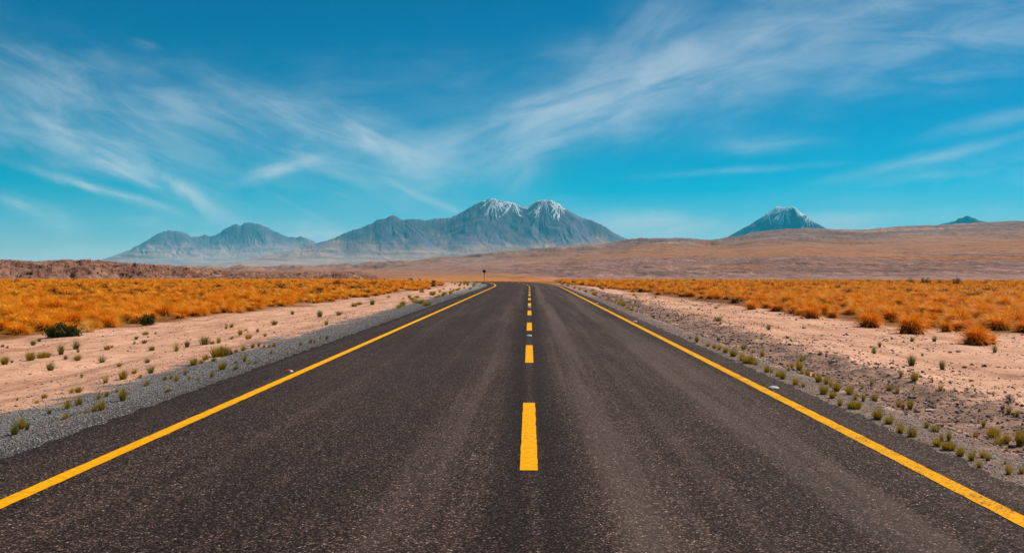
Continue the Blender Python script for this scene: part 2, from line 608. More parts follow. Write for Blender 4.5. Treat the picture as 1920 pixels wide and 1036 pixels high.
    nearedge = t.m('ADD', t.m('MULTIPLY', nearedge, .62), t.m('MULTIPLY', t.m('GREATER_THAN', D, 0), .40))
    gravc = t.mix(nearedge, gravc, t.mix(1.0, gravc, (.42, .36, .34, 1), 'MULTIPLY'))
    col = t.mix(gm, sandc, gravc)
    # broken brown bank outside the right-hand shoulder
    Db = t.m('ADD', Dl, t.m('MULTIPLY', t.m('SUBTRACT', t.noise(pos, .35, 5, .7), .5), 3.2))
    bank = t.m('MULTIPLY', t.mapr(Dl, 4.7, 5.2), t.mapr(Db, 7.0, 6.2))
    bankn = t.noise(pos, 2.6, 6, .7)
    bankc = t.ramp(bankn, [(.36, (.06, .040, .033)), (.46, (.17, .108, .085)), (.56, (.30, .19, .145)), (.68, (.48, .31, .23))])
    col = t.mix(t.m('MULTIPLY', bank, .85), col, bankc)
    # litter under the grass
    lit = t.noise(pos, 5.0, 4, .7)
    col = t.mix(t.m('MULTIPLY', fldn, .8), col, t.mix(1.0, base, t.ramp(lit, [(.3, (.35, .28, .3)), (.6, (1, 1, 1)), (.8, (1.3, 1.5, 1.5))]), 'MULTIPLY'))
    # far: stones and tufts speckle the slopes
    s1 = t.noise(t.scale(pos, (1, .30, 1)), .16, 6, .8)
    s2 = t.noise(t.scale(pos, (1, .20, 1)), .030, 6, .75)
    spk = t.ramp(t.m('ADD', t.m('MULTIPLY', s1, .6), t.m('MULTIPLY', s2, .4)),
                 [(.38, (.22, .20, .22)), (.46, (.74, .72, .72)), (.54, (1.12, 1.10, 1.10)), (.62, (2.0, 2.05, 2.1))])
    farw = t.mapr(dist, 150, 420)
    far_soft = t.ramp(t.m('ADD', t.m('MULTIPLY', s1, .5), t.m('MULTIPLY', s2, .5)), [(.38, (.50, .47, .47)), (.48, (.95, .94, .93)), (.53, (1.05, 1.05, 1.04)), (.64, (1.45, 1.44, 1.40))])
    farc = t.mix(1.0, base, t.mix(t.mapr(stn, .05, .7), far_soft, spk), 'MULTIPLY')
    col = t.mix(farw, col, farc)
    t.put(b.inputs['Base Color'], col)
    b.inputs['Roughness'].default_value = .95
    b.inputs['Specular IOR Level'].default_value = .12
    # relief
    hh = t.m('ADD', t.m('MULTIPLY', fine, .03), t.m('MULTIPLY', t.m('MULTIPLY', gm, t.m('SUBTRACT', .6, gd)), .035))
    hh = t.m('ADD', hh, t.m('MULTIPLY', t.m('MULTIPLY', bank, bankn), .10))
    hh = t.m('MULTIPLY', hh, nearw)
    hf = t.m('MULTIPLY', t.m('MULTIPLY', t.m('MULTIPLY', s1, stn), farw), 5.0)
    t.put(b.inputs['Normal'], t.bump(t.m('ADD', hh, hf), 1.0, 1.0))
    me = make_mesh("ground", V, [faces[:, ::-1], fan[:, ::-1]], [m], True,
                   {'lateral': ('POINT', dd), 'land': ('POINT', cc), 'stony': ('POINT', sa), 'field': ('POINT', fa)})
    return tag(add_obj("ground", me), kind='structure')


build_ground()


# ------------------------------------------------------------------ road
def asphalt_material():
    m, t, b, pos = material("asphalt")
    uv = t.n('ShaderNodeUVMap').outputs[0]
    s = t.n('ShaderNodeSeparateXYZ')
    t.link(uv, s.inputs[0])
    lat, along = s.outputs[0], s.outputs[1]
    wob = t.m('MULTIPLY', t.m('SUBTRACT', t.noise(t.scale(uv, (.3, .06, 1)), 1.0, 3), .5), .45)
    latw = t.m('ADD', lat, wob)
    lat01 = t.m('ADD', t.m('MULTIPLY', latw, 0.1), 0.5)      # -5..5 m -> 0..1
    band = t.ramp(lat01, [(.0, .92), (.14, .86), (.22, .98), (.30, .80), (.38, .92), (.43, 1.16), (.455, .90), (.474, .50), (.490, .46), (.5, .95), (.510, .46), (.524, .56),
                          (.548, 1.10), (.578, 1.55), (.62, 1.05), (.70, 1.08), (.745, 1.45), (.79, 1.05), (.83, .95), (.9, .98), (1, 1)])
    streak = t.noise(t.scale(uv, (2.4, .045, 1)), 1.0, 5, .62)
    streak2 = t.noise(t.scale(uv, (9.0, .12, 1)), 1.0, 3, .6)
    blot = t.noise(t.scale(uv, (.55, .22, 1)), 1.0, 5, .6)
    ag = t.voro(pos, 100.0, 'Color')
    sc = t.n('ShaderNodeSeparateColor')
    t.link(ag, sc.inputs[0])
    agg = t.ramp(sc.outputs[0], [(0, (.005, .0027, .0018)), (.40, (.017, .0097, .0070)), (.68, (.046, .0265, .0195)), (.88, (.103, .062, .046)), (.98, (.20, .135, .105)), (1, (.42, .33, .28))])
    ag2 = t.voro(pos, 48.0, 'Color')
    sc2 = t.n('ShaderNodeSeparateColor')
    t.link(ag2, sc2.inputs[0])
    agg = t.mix(1.0, agg, t.ramp(sc2.outputs[1], [(0, .55), (.6, .95), (1, 1.7)]), 'MULTIPLY')
    c = t.mix(1.0, agg, band, 'MULTIPLY')
    c = t.mix(1.0, c, t.ramp(streak, [(.25, .72), (.5, 1.0), (.75, 1.42)]), 'MULTIPLY')
    c = t.mix(1.0, c, t.ramp(streak2, [(.3, .90), (.7, 1.14)]), 'MULTIPLY')
    c = t.mix(1.0, c, t.ramp(blot, [(.25, .76), (.5, 1.0), (.75, 1.3)]), 'MULTIPLY')
    # pale dust worn into the wheel tracks
    dustw = t.m('MULTIPLY', t.mapr(t.m('MULTIPLY', streak, band), .50, .80), .42)
    c = t.mix(dustw, c, (.110, .083, .070))
    t.put(b.inputs['Base Color'], c)
    b.inputs['Roughness'].default_value = .88
    b.inputs['Specular IOR Level'].default_value = .12
    dd = t.voro(pos, 100.0, 'Distance')
    t.put(b.inputs['Normal'], t.bump(t.m('SUBTRACT', 1, dd), .55, .006))
    return m


def paint_material(name, wear, color=(.86, .395, .004)):
    m, t, b, pos = material(name)
    uv = t.n('ShaderNodeUVMap').outputs[0]
    n1 = t.noise(pos, 55.0, 3, .7)
    n2 = t.noise(pos, 3.0, 4, .6)
    hole = t.mapr(t.m('ADD', n1, t.m('MULTIPLY', t.m('SUBTRACT', n2, .5), .35)), wear, wear + .05)
    tone = t.ramp(t.noise(pos, 14, 5, .7), [(.3, (.70, .66, .7)), (.55, (1, 1, 1)), (.7, (1.06, 1.08, 1.3))])
    c = t.mix(1.0, color, tone, 'MULTIPLY')
    c = t.mix(hole, c, (.055, .04, .03))
    t.put(b.inputs['Base Color'], c)
    b.inputs['Roughness'].default_value = .75
    b.inputs['Specular IOR Level'].default_value = .04
    t.put(b.inputs['Normal'], t.bump(n1, .5, .004))
    return m


def strip(name, lat_a, lat_b, y0, y1, step, ncol, lift, mats, parent=None, rag=0.0, skirt=0.0, crown=True, seed=0):
    ys = []
    y = y0
    while y < y1:
        ys.append(y)
        y += step * max(1.0, abs(y) / 25)
    ys.append(y1)
    ys = np.array(ys)
    rows = len(ys)
    f = np.linspace(0, 1, ncol)
    ea = lat_a + rag * fbm(ys / .35, ys * 0 + seed, 3, 70)
    eb = lat_b + rag * fbm(ys / .35, ys * 0 + seed + 9, 3, 71)
    lat = ea[:, None] * (1 - f) + eb[:, None] * f
    if skirt:
        lat = np.concatenate([lat[:, :1] - .05, lat, lat[:, -1:] + .05], 1)
    Y = np.repeat(ys[:, None], lat.shape[1], 1)
    dxdy = -np.clip(Y - 95, 0, 170) / 340
    nx, ny = 1 / np.sqrt(1 + dxdy ** 2), -dxdy / np.sqrt(1 + dxdy ** 2)
    x = road_x(Y) + lat * nx
    yy = Y + lat * ny
    z = road_z(Y) + lift
    if skirt:
        z[:, 0] -= skirt
        z[:, -1] -= skirt
    V = np.stack([x, yy, z], -1).reshape(-1, 3)
    uv = np.stack([lat, Y], -1).reshape(-1, 2)
    me = make_mesh(name, V, [grid_faces(rows, lat.shape[1])], mats, True, uv=uv)
    return add_obj(name, me, parent)


asphalt = asphalt_material()
road = tag(strip("road", EDGE_L, EDGE_R, -12, 330, .12, 24, 0.0, [asphalt], rag=.10, skirt=.07), kind='structure')
paint_left = paint_material("yellow_line_paint", .655)
paint_right = paint_material("worn_yellow_line_paint", .565)
paint_dash = paint_material("fresh_yellow_dash_paint", .74)
ll = strip("edge_line", -3.72 - .072, -3.72 + .072, -12, 300, .04, 3, .004, [paint_left], road, rag=.007, seed=1)
rl = strip("edge_line", 3.235 - .075, 3.235 + .075, -12, 300, .04, 3, .004, [paint_right], road, rag=.008, seed=2)
rl['label'] = "worn yellow edge line speckled with dark asphalt"
# centre dashes: 3.93 m painted in every 9 m
PER = 9.0
y_first = CAMZ * F / 374.0
k = -1
while True:
    ya = y_first + k * PER
    if ya > 150:
        break
    strip("centre_dash", -.008 - .072, -.008 + .076, ya, ya + 3.93, .04, 3, .004, [paint_dash], road, rag=.006, seed=5 + k)
    k += 1


# ------------------------------------------------------------------ mountains
def mountain_material():
    m, t, b, pos = material("volcanic_rock")
    base = t.attr('land', 'Color')
    snow = t.attr('snow')
    n = t.noise(pos, .004, 7, .68)
    n2 = t.noise(pos, .02, 4, .7)
    c = t.mix(1.0, base, t.ramp(n, [(.3, (.80, .80, .82)), (.5, (1, 1, 1)), (.7, (1.18, 1.17, 1.15))]), 'MULTIPLY')
    sm = t.mapr(t.m('ADD', snow, t.m('MULTIPLY', t.m('SUBTRACT', n2, .5), .9)), .40, .80)
    c = t.mix(sm, c, (.86, .87, .90))
    t.put(b.inputs['Base Color'], c)
    b.inputs['Roughness'].default_value = .95
    b.inputs['Specular IOR Level'].default_value = .1
    t.put(b.inputs['Normal'], t.bump(n, .35, 30.0))
    return m


ROCK = mountain_material()


def mountain(name, label, prof, r0, front, back, peaks, rock, foot, snow_pk=(), seed=0, foot_h=.35, step=.8, rough=1.0, flat=0):
    """peaks: (bearing px, reach px, weight, gullies); snow_pk: (bearing px, snowline px, reach)"""
    pxs = np.arange(prof[0][0], prof[-1][0] + step, step)
    py = np.interp(pxs, [p[0] for p in prof], [p[1] for p in prof])
    # small irregularities on top of the drawn ridge
    amp = np.clip(508 - py, 0, 60) / 60
    py = py + (fbm(pxs / 9, pxs * 0 + seed, 4, seed) * 1.3) * amp * rough
    az = np.arctan((pxs - 993) / F)
    rs = np.concatenate([r0 - front * np.linspace(1, 0, 150) ** 1.6, r0 + back * np.linspace(0, 1, 30)[1:] ** 1.6])
    RR, AZ = np.meshgrid(rs, az, indexing='ij')
    PX = np.repeat(pxs[None], len(rs), 0)
    sc = r0 / F
    V_ = (RR - r0) / sc                      # depth in the same unit as the bearing
    raw = np.zeros_like(PX)
    tot = np.zeros_like(PX)
    gacc = np.zeros_like(PX)
    for i, (pc, reach, wgt, ng) in enumerate(peaks):
        du, dv = PX - pc, V_
        du = np.sign(du) * np.maximum(np.abs(du) - flat, 0)
        wx = fbm(PX / 45, V_ / 45, 3, seed + 3) * 10
        dist = np.sqrt((du + wx * .5) ** 2 + dv ** 2 + (reach * .07) ** 2)
        th = np.arctan2(du, -dv)
        tt = dist / reach
        gul = ridged(th * ng * .26 + fbm(PX / 60, V_ / 60, 3, seed + i) * .9, tt * 2.2, 3, seed + 20 + i)
        cone = np.exp(-tt * 1.75)
        h = wgt * cone * (1 + .15 * (gul - .62) * np.clip(tt * 4, 0, 1) * np.exp(-tt * .5) * sstep(4, 50, np.abs(V_)))
        raw = raw + h ** 5
        w = np.exp(-tt * 5)
        gacc += w * gul
        tot += w
    raw = raw ** (1 / 5.0)
    gacc /= tot + 1e-6
    raw *= 1 + .026 * fbm(PX / 30 + .3 * fbm(PX / 60, V_ / 60, 2, seed), V_ / 45, 5, seed + 9) * sstep(0, 70, np.abs(V_))
    fr = np.clip((RR - rs[0]) / (front * .35), 0, 1)
    raw *= fr * np.exp(-np.abs(V_) / 330.0)
    E = (508 - py) / F * np.cos(az)

    def soft(a, sig):
        w = int(sig * 3 / step)
        kx = np.exp(-.5 * (np.arange(-w, w + 1) * step / sig) ** 2)
        return np.convolve(np.pad(a, w, mode='edge'), kx / kx.sum(), 'valid')
    mx = soft(raw.max(0), 3)
    Es = soft(E, 20 * min(1, (pxs[-1] - pxs[0]) / 700))
    near = np.exp(-np.abs(V_) / 26)
    zz = raw / mx[None] * RR * (Es[None] + (E - Es)[None] * near)
    hrel = raw / raw.max()
    zz = zz - 40 * (1 - fr) + CAMZ
    # smooth seams left by scaling columns
    x, y = RR * np.sin(AZ), RR * np.cos(AZ)
    app = 508 - F * zz / RR / np.cos(AZ)     # apparent height, used for the snow line and the foot
    top = 508 - py.min()
    hh = np.clip((508 - app) / top, 0, 1)
    n1 = fbm(PX / 50, V_ / 50, 4, seed + 40)
    f = sstep(foot_h + .18, foot_h - .18, hh + n1 * .16)  # pale sandy foot of the ranges, also painting in the mist there
    c = np.array(rock)[None, None] * (1 + .25 * n1[..., None]) * (1 - f[..., None]) + np.array(foot)[None, None] * f[..., None]  # rock tint leans blue-violet to paint in part of the distance haze
    # older dark flows and paler sheets banding the foot
    bandn = fbm(PX / 110, app / 4.5, 3, seed + 60)
    c = c * (1 - .28 * (f * sstep(.1, .6, bandn))[..., None]) * (1 + .08 * (f * sstep(.1, .5, -bandn))[..., None])
    # paler scree in the gullies
    scree = sstep(.60, .85, gacc + .25 * n1) * (1 - f) * .30
    c = c + (np.array([.20, .16, .17]) - c) * scree[..., None]
    sn = np.zeros_like(PX)
    for (pc, line, reach, sd) in snow_pk:
        du = PX - pc
        th = np.arctan2(du, -V_)
        st = fbm(th * 8.5 + fbm(PX / 14, V_ / 14, 3, sd) * .7, np.hypot(du, V_) / 60, 3, sd)
        v = (line - app) / 24 + .14 + st * 1.9 + fbm(PX / 6, app / 5, 3, sd + 5) * .45
        v = v * np.exp(-(np.abs(du) / reach) ** 4)
        sn = np.maximum(sn, v)
    Vv = np.stack([x, y, zz], -1).reshape(-1, 3)
    me = make_mesh(name, Vv, [grid_faces(len(rs), len(pxs))[:, ::-1]], [ROCK], True,
                   {'land': ('POINT', np.clip(c, 0, 1).reshape(-1, 3)), 'snow': ('POINT', np.clip(sn, 0, 1).reshape(-1))})
    o = add_obj(name, me)
    return tag(o, label, kind='structure')


LEFT = [(60, 508), (130, 498), (185, 486), (230, 471), (260, 456), (290, 438), (300, 434), (310, 431.5), (322, 432), (335, 434), (345, 437), (355, 443), (366, 443.5), (375, 441.5),
        (380, 439), (384, 440), (390, 443), (405, 438), (415, 431), (425, 425), (434, 421), (440, 419), (446, 422.5), (450, 422), (455, 418), (462, 416), (470, 417), (478, 418.5),
        (485, 420), (500, 426), (512, 433), (520, 436), (530, 440), (540, 444), (547, 443), (553, 444.5), (560, 443.5), (568, 445), (578, 447), (592, 455), (640, 470), (700, 490), (760, 506)]
mountain("mountain", "hazy blue mountain group with two rounded summits standing left of the snowy massif", LEFT, 27000, 9000, 7000,
         [(318, 190, .92, 7), (382, 90, .66, 5), (440, 150, 1.0, 8), (468, 160, 1.0, 9), (505, 120, .84, 6), (562, 90, .66, 5)],
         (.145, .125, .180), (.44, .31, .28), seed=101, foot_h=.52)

MID = [(250, 507), (330, 502), (380, 498), (430, 491), (500, 478), (560, 465), (595, 455), (612, 450), (625, 446), (640, 439), (660, 431), (675, 427), (690, 421), (700, 416), (709, 411.5),
       (714, 409.5), (720, 409.5), (728, 406), (737, 403), (744, 406), (748, 408.5), (757, 412.5), (766, 410.5), (775, 409.8), (788, 411.5), (800, 412.5), (812, 410.5), (825, 408.8), (836, 409),
       (845, 408), (858, 401.5), (870, 395), (882, 388), (895, 380.5), (902, 378), (908, 376), (915, 373.5), (922, 371.5), (926, 372), (930, 373.5), (937, 376), (942, 377), (950, 378.5), (957, 379), (963, 380.5),
       (970, 383.5), (978, 387), (985, 388.5), (990, 387), (994, 384.5), (1000, 380), (1008, 376), (1015, 374.8), (1022, 375.5), (1027, 375), (1034, 375.2), (1040, 378), (1047, 382), (1055, 388),
       (1066, 394.5), (1080, 402.5), (1088, 407), (1098, 409.5), (1110, 413.5), (1120, 418.5), (1127, 420.5), (1140, 429), (1152, 437), (1165, 443.5), (1180, 449), (1230, 466), (1290, 488), (1330, 505)]
mountain("mountain", "broad grey-blue massif with two snow-capped summits behind the end of the road", MID, 19500, 7500, 6000,
         [(925, 230, 1.0, 9), (1025, 210, .99, 11), (737, 190, .76, 7), (830, 210, .72, 7), (960, 150, .94, 7), (1110, 150, .68, 7), (650, 160, .52, 6), (700, 150, .70, 6)],
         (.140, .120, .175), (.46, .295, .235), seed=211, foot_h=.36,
         snow_pk=[(928, 388, 34, 301), (962, 394, 30, 311), (1023, 392, 44, 307), (1048, 398, 14, 309)])

VOLC = [(1330, 462), (1356, 448), (1383, 432.5), (1400, 423.5), (1410, 417.5), (1420, 411.5), (1430, 404.5), (1440, 397), (1447, 391.5), (1453, 389), (1460, 388.2), (1466, 389.6), (1472, 389.8), (1478, 389.2), (1484, 388.6),
        (1489, 391), (1494, 395.5), (1505, 403.5), (1512, 408.5), (1520, 413), (1527, 418), (1535, 422.5), (1547, 429.5), (1570, 441), (1610, 458), (1640, 470)]
mountain("volcano", "steep blue volcano cone streaked with snow rising behind the brown hills on the right", VOLC, 24000, 5000, 4000,
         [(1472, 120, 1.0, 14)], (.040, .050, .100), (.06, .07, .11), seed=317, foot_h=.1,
         snow_pk=[(1472, 409, 46, 401), (1512, 421, 20, 409), (1436, 412, 12, 415)], rough=.5, flat=12)

FARP = [(1700, 440), (1735, 428), (1755, 421.5), (1768, 418.5), (1780, 415.5), (1790, 411.5), (1797, 408.5), (1803, 406.5), (1808, 406), (1814, 408), (1820, 410.5), (1830, 414.5), (1840, 417), (1856, 421), (1890, 432), (1920, 442)]
mountain("mountain", "small blue peak just showing over the brown hills at far right", FARP, 27000, 4000, 4000,
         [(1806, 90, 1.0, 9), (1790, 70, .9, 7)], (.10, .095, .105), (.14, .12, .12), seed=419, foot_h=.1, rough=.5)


# ------------------------------------------------------------------ rocky ridge on the left
def rocky_ridge():
    prof_x = [-420, -150, -60, 0, 30, 60, 85, 100, 118, 135, 150, 170, 185, 210, 240, 270, 300, 325, 350, 385, 420, 460, 500, 540, 560, 590, 620, 645, 665, 680, 690, 698, 706, 716, 724, 735, 748, 760]
    prof_y = [492, 482, 484, 485.5, 487, 489, 487, 486, 484.5, 486, 485, 486.5, 487.5, 490.5, 492.5, 494.5, 496, 498, 500, 503.5, 506, 508, 509, 510.5, 509.5, 510, 509.5, 508.5, 508.2, 510.5, 513, 515.5, 518.5, 521.5, 521, 522, 524.5, 526]
    pxs = np.arange(-420, 760.5, .6)
    py = np.interp(pxs, prof_x, prof_y)
    az = np.arctan((pxs - 993) / F)
    rs = np.concatenate([np.linspace(318, 432, 110), np.linspace(435, 520, 24)])
    RR, AZ = np.meshgrid(rs, az, indexing='ij')
    x, y = RR * np.sin(AZ), RR * np.cos(AZ)
    PX = np.repeat(pxs[None], len(rs), 0)
    t = (RR - 330) / 80.0
    w = fbm(PX / 60, RR / 40, 3, 7) * .18
    up = np.clip(t + w, 0, 1)
    shape = np.where(RR < 410, .55 * sstep(0, .45, up) + .45 * sstep(.35, 1.0, up), 1 - sstep(425, 520, RR))
    ztop = CAMZ + 400 * (508 - py) / F * np.cos(az)
    g0 = ground_height(x, y)
    h = (ztop[None] - g0) * shape
    # slabs and boulders: tilted ledges broken by cracks
    q = (x * .35 + y * .25 + h * 1.2) / 3.2 + fbm(x / 14, y / 14, 3, 13) * 2.4
    ledge = (q - np.floor(q)) ** 1.6
    rock = ridged((x + .3 * y) / 17.0, (y - .3 * x + h * 1.5) / 10.0, 4, 15) - .55
    bl = 1.3 * np.abs(perlin(x / 6.0, y / 4.0, 19)) + .6 * np.abs(perlin(x / 2.6, y / 1.8, 23))
    amp = sstep(.02, .3, shape) * sstep(.03, .25, (ztop[None] - g0) / 6.0)
    z = g0 - .25 + h + amp * (ledge * .9 + rock * 1.5 + bl * 1.1 - 1.2) * (1 - .55 * sstep(.85, 1, shape))
    c0, c1 = np.array([.27, .115, .072]), np.array([.52, .29, .205])
    nn = np.clip(.5 + fbm(x / 10, y / 10, 4, 27) * .7, 0, 1)
    low = sstep(.35, .05, shape + .15 * fbm(x / 20, y / 8, 3, 29))
    c = c0 + (c1 - c0) * nn[..., None]
    c = c + (np.array([.42, .27, .20]) - c) * (low * .7)[..., None]
    m, tt, b, pos = material("rust_brown_rock")
    base = tt.attr('land', 'Color')
    n = tt.noise(pos, .55, 6, .72)
    n2 = tt.noise(tt.scale(pos, (.5, .5, 2.2)), .8, 5, .7, 1.0)
    c_ = tt.mix(1.0, base, tt.ramp(n, [(.3, (.50, .46, .45)), (.5, (1, 1, 1)), (.72, (1.45, 1.45, 1.45))]), 'MULTIPLY')
    tt.put(b.inputs['Base Color'], c_)
    b.inputs['Roughness'].default_value = .95
    b.inputs['Specular IOR Level'].default_value = .1
    tt.put(b.inputs['Normal'], tt.bump(tt.m('ADD', n, n2), 1.0, 1.6))
    me = make_mesh("rocky_ridge", np.stack([x, y, z], -1).reshape(-1, 3), [grid_faces(len(rs), len(pxs))[:, ::-1]], [m], False,
                   {'land': ('POINT', np.clip(c, 0, 1).reshape(-1, 3))})
    tag(add_obj("rocky_ridge", me), "low rust-brown ridge of broken rock behind the left grass field", kind='structure')


rocky_ridge()


# ------------------------------------------------------------------ grass
def blade_material(name, stops, trans=.35, rough=.6):
    m, t, b, pos = material(name)
    r = t.attr('shade')
    oi = t.n('ShaderNodeObjectInfo').outputs['Random']
    v = t.m('ADD', t.m('MULTIPLY', r, .78), t.m('MULTIPLY', t.m('MULTIPLY', oi, .22), t.m('GREATER_THAN', r, .05)))
    c = t.ramp(v, stops)
    t.put(b.inputs['Base Color'], c)
    b.inputs['Roughness'].default_value = rough
    b.inputs['Specular IOR Level'].default_value = .18
    tr = t.n('ShaderNodeBsdfTranslucent')
    t.put(tr.inputs['Color'], c)
    mx = t.n('ShaderNodeMixShader')
    mx.inputs[0].default_value = trans
    t.link(b.outputs[0], mx.inputs[1])
    t.link(tr.outputs[0], mx.inputs[2])
    t.link(mx.outputs[0], m.node_tree.nodes['Material Output'].inputs[0])
    return m


STRAW = blade_material("straw_grass", [(0, (.050, .024, .008)), (.06, (.06, .028, .008)), (.10, (.68, .155, .002)), (.38, (.87, .275, .003)), (.72, (.94, .41, .006)), (1, (.95, .62, .08))], .27)  # darkest stops: dead straw core, deepened to paint shade under the blades
PALE = blade_material("pale_straw_grass", [(0, (.62, .30, .03)), (.5, (.80, .46, .09)), (1, (.85, .60, .22))])
OLIVE = blade_material("olive_grass", [(0, (.06, .045, .010)), (.1, (.18, .135, .010)), (.38, (.32, .225, .014)), (.7, (.47, .31, .020)), (1, (.62, .38, .035))], .3)
GREENISH = blade_material("green_grass", [(0, (.04, .04, .01)), (.1, (.09, .10, .014)), (.5, (.17, .165, .018)), (1, (.33, .26, .03))], .3)
DARKLEAF = blade_material("dark_shrub_leaf", [(0, (.022, .030, .008)), (.5, (.070, .082, .016)), (1, (.20, .19, .035))], .3)
GREYLEAF = blade_material("grey_bush_leaf", [(0, (.05, .052, .05)), (.5, (.10, .105, .10)), (1, (.20, .20, .19))], .1)


def blades(n, rng, r0=.12, length=.5, width=.010, spread=75, bend=50, segs=3, lean=(0, 0), upmin=0, zroot=0.0):
    """n arching blades growing from a small disc; returns verts, quads, one shade per vertex"""
    ph = rng.uniform(0, 2 * math.pi, n)
    rb = r0 * np.sqrt(rng.uniform(0, 1, n))
    th0 = np.radians(upmin + (spread - upmin) * rng.uniform(0, 1, n) ** .8)
    ph2 = ph + rng.normal(0, .35, n)
    bd = np.radians(bend) * rng.uniform(.4, 1.4, n)
    L = length * rng.uniform(.65, 1.1, n)
    w = width * rng.uniform(.7, 1.3, n)
    p = np.stack([rb * np.cos(ph), rb * np.sin(ph), zroot * np.sqrt(np.clip(1.15 - (rb / (r0 * 1.2)) ** 2, 0, 1))], -1)
    side = np.stack([-np.sin(ph2), np.cos(ph2), rng.normal(0, .35, n)], -1)
    side /= np.linalg.norm(side, axis=1, keepdims=True)
    rows = []
    for s in range(segs + 1):
        f = s / segs
        ww = w * (1 - f * .85) * (.75 if s == 0 else 1)
        rows.append(p - side * ww[:, None] / 2)
        rows.append(p + side * ww[:, None] / 2)
        th = th0 + bd * f
        dirv = np.stack([np.sin(th) * np.cos(ph2) + lean[0] * f, np.sin(th) * np.sin(ph2) + lean[1] * f, np.cos(th)], -1)
        p = p + dirv * (L / segs)[:, None]
        p[:, 2] = np.maximum(p[:, 2], .01)
    k = 2 * (segs + 1)
    V = np.stack(rows, 1).reshape(-1, 3)
    base = np.arange(n)[:, None] * k
    q = np.concatenate([np.stack([base + 2 * s, base + 2 * s + 1, base + 2 * s + 3, base + 2 * s + 2], -1) for s in range(segs)], 1).reshape(-1, 4)
    tip = np.repeat(np.linspace(-.10, .22, segs + 1), 2)[None]  # paler straw tips and browner bases, also painting in sunlit tops
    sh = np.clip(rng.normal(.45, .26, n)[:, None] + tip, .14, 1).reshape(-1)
    return V, q, sh


def thatch(r, h, rng, nu=14, nv=6, bump=.2):
    """dense heart of a tussock: a lumpy low dome of matted straw"""
    V, q = [], []
    for j in range(nv + 1):
        a = (j / nv) * math.pi / 2
        for i in range(nu):
            b = 2 * math.pi * i / nu
            k_ = 1 + rng.uniform(-bump, bump)
            V.append((r * math.cos(a) * math.cos(b) * k_, r * math.cos(a) * math.sin(b) * k_, h * math.sin(a) * k_ - .03))
    for j in range(nv):
        for i in range(nu):
            q.append((j * nu + i, j * nu + (i + 1) % nu, (j + 1) * nu + (i + 1) % nu, (j + 1) * nu + i))
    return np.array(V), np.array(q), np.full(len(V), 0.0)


def join(parts):
    V, Q, S, o = [], [], [], 0
    for v, q, s in parts:
        V.append(v)
        Q.append(q + o)
        S.append(s)
        o += len(v)
    return np.concatenate(V), np.concatenate(Q), np.concatenate(S)


def grass_mesh(name, parts, mat):
    V, Q, S = join(parts)
    return make_mesh(name, V, [Q], [mat], False, {'shade': ('POINT', S)})


rng = np.random.default_rng(7)
# tussocks about 0.8 m across and 0.45 m tall (scaled when placed)
TUSSOCK = []


def tussock_parts(n, wid, segs, nu=14, nv=6):
    lean = (rng.uniform(-.22, .05), rng.uniform(-.15, .12))
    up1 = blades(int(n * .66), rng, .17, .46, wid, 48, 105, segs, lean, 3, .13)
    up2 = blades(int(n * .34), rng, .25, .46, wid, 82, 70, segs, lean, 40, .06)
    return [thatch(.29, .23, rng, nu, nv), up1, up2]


def measure(me):
    co = np.empty(len(me.vertices) * 3, np.float32)
    me.vertices.foreach_get('co', co)
    co = co.reshape(-1, 3)
    return 2 * np.percentile(np.hypot(co[:, 0], co[:, 1]), 93), np.percentile(co[:, 2], 97)


for i in range(8):
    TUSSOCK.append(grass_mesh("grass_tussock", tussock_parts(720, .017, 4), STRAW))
SPIKY = [grass_mesh("pale_tussock", [blades(150, rng, .09, .62, .016, 72, 18, 3), thatch(.12, .12, rng)], PALE) for i in range(2)]
TUFT, TUFTG = [], []
for i in range(5):     # small tufts, unit about 0.16 m tall
    TUFT.append(grass_mesh("grass_tuft", [thatch(.05, .07, rng), blades((230, 120, 190, 80, 260)[i], rng, (.06, .05, .075, .04, .055)[i], .17, .010, (46, 58, 38, 50, 62)[i], (20, 35, 12, 15, 45)[i], 2, (rng.uniform(-.3, .3), rng.uniform(-.3, .3)))], OLIVE))
for i in range(4):
    TUFTG.append(grass_mesh("grass_tuft", [thatch(.045, .06, rng), blades((200, 110, 170, 70)[i], rng, (.055, .045, .07, .035)[i], .17, .010, (44, 30, 58, 50)[i], (18, 10, 30, 12)[i], 2, (rng.uniform(-.3, .3), rng.uniform(-.3, .3)))], GREENISH))
CLUMP = [grass_mesh("grass_clump", [thatch(.13, .07, rng), blades(420, rng, .15, .15, .011, 48, 20, 2)], OLIVE) for i in range(2)]
SIZE = {m_.name: measure(m_) for m_ in TUSSOCK + SPIKY + TUFT + TUFTG + CLUMP}

ANG = math.tan(R(28.4))
placed = []


def put(name, me, x, y, s, sz=None, rz=None, sink=.02, tilt=.0):
    o = add_obj(name, me)
    o.location = (x, y, float(ground_height(x, y)) - sink * s)
    o.rotation_euler = (random.uniform(-tilt, tilt), random.uniform(-tilt, tilt), random.uniform(0, 6.283) if rz is None else rz)
    o.scale = (s, s, sz if sz is not None else s)
    return o


random.seed(11)
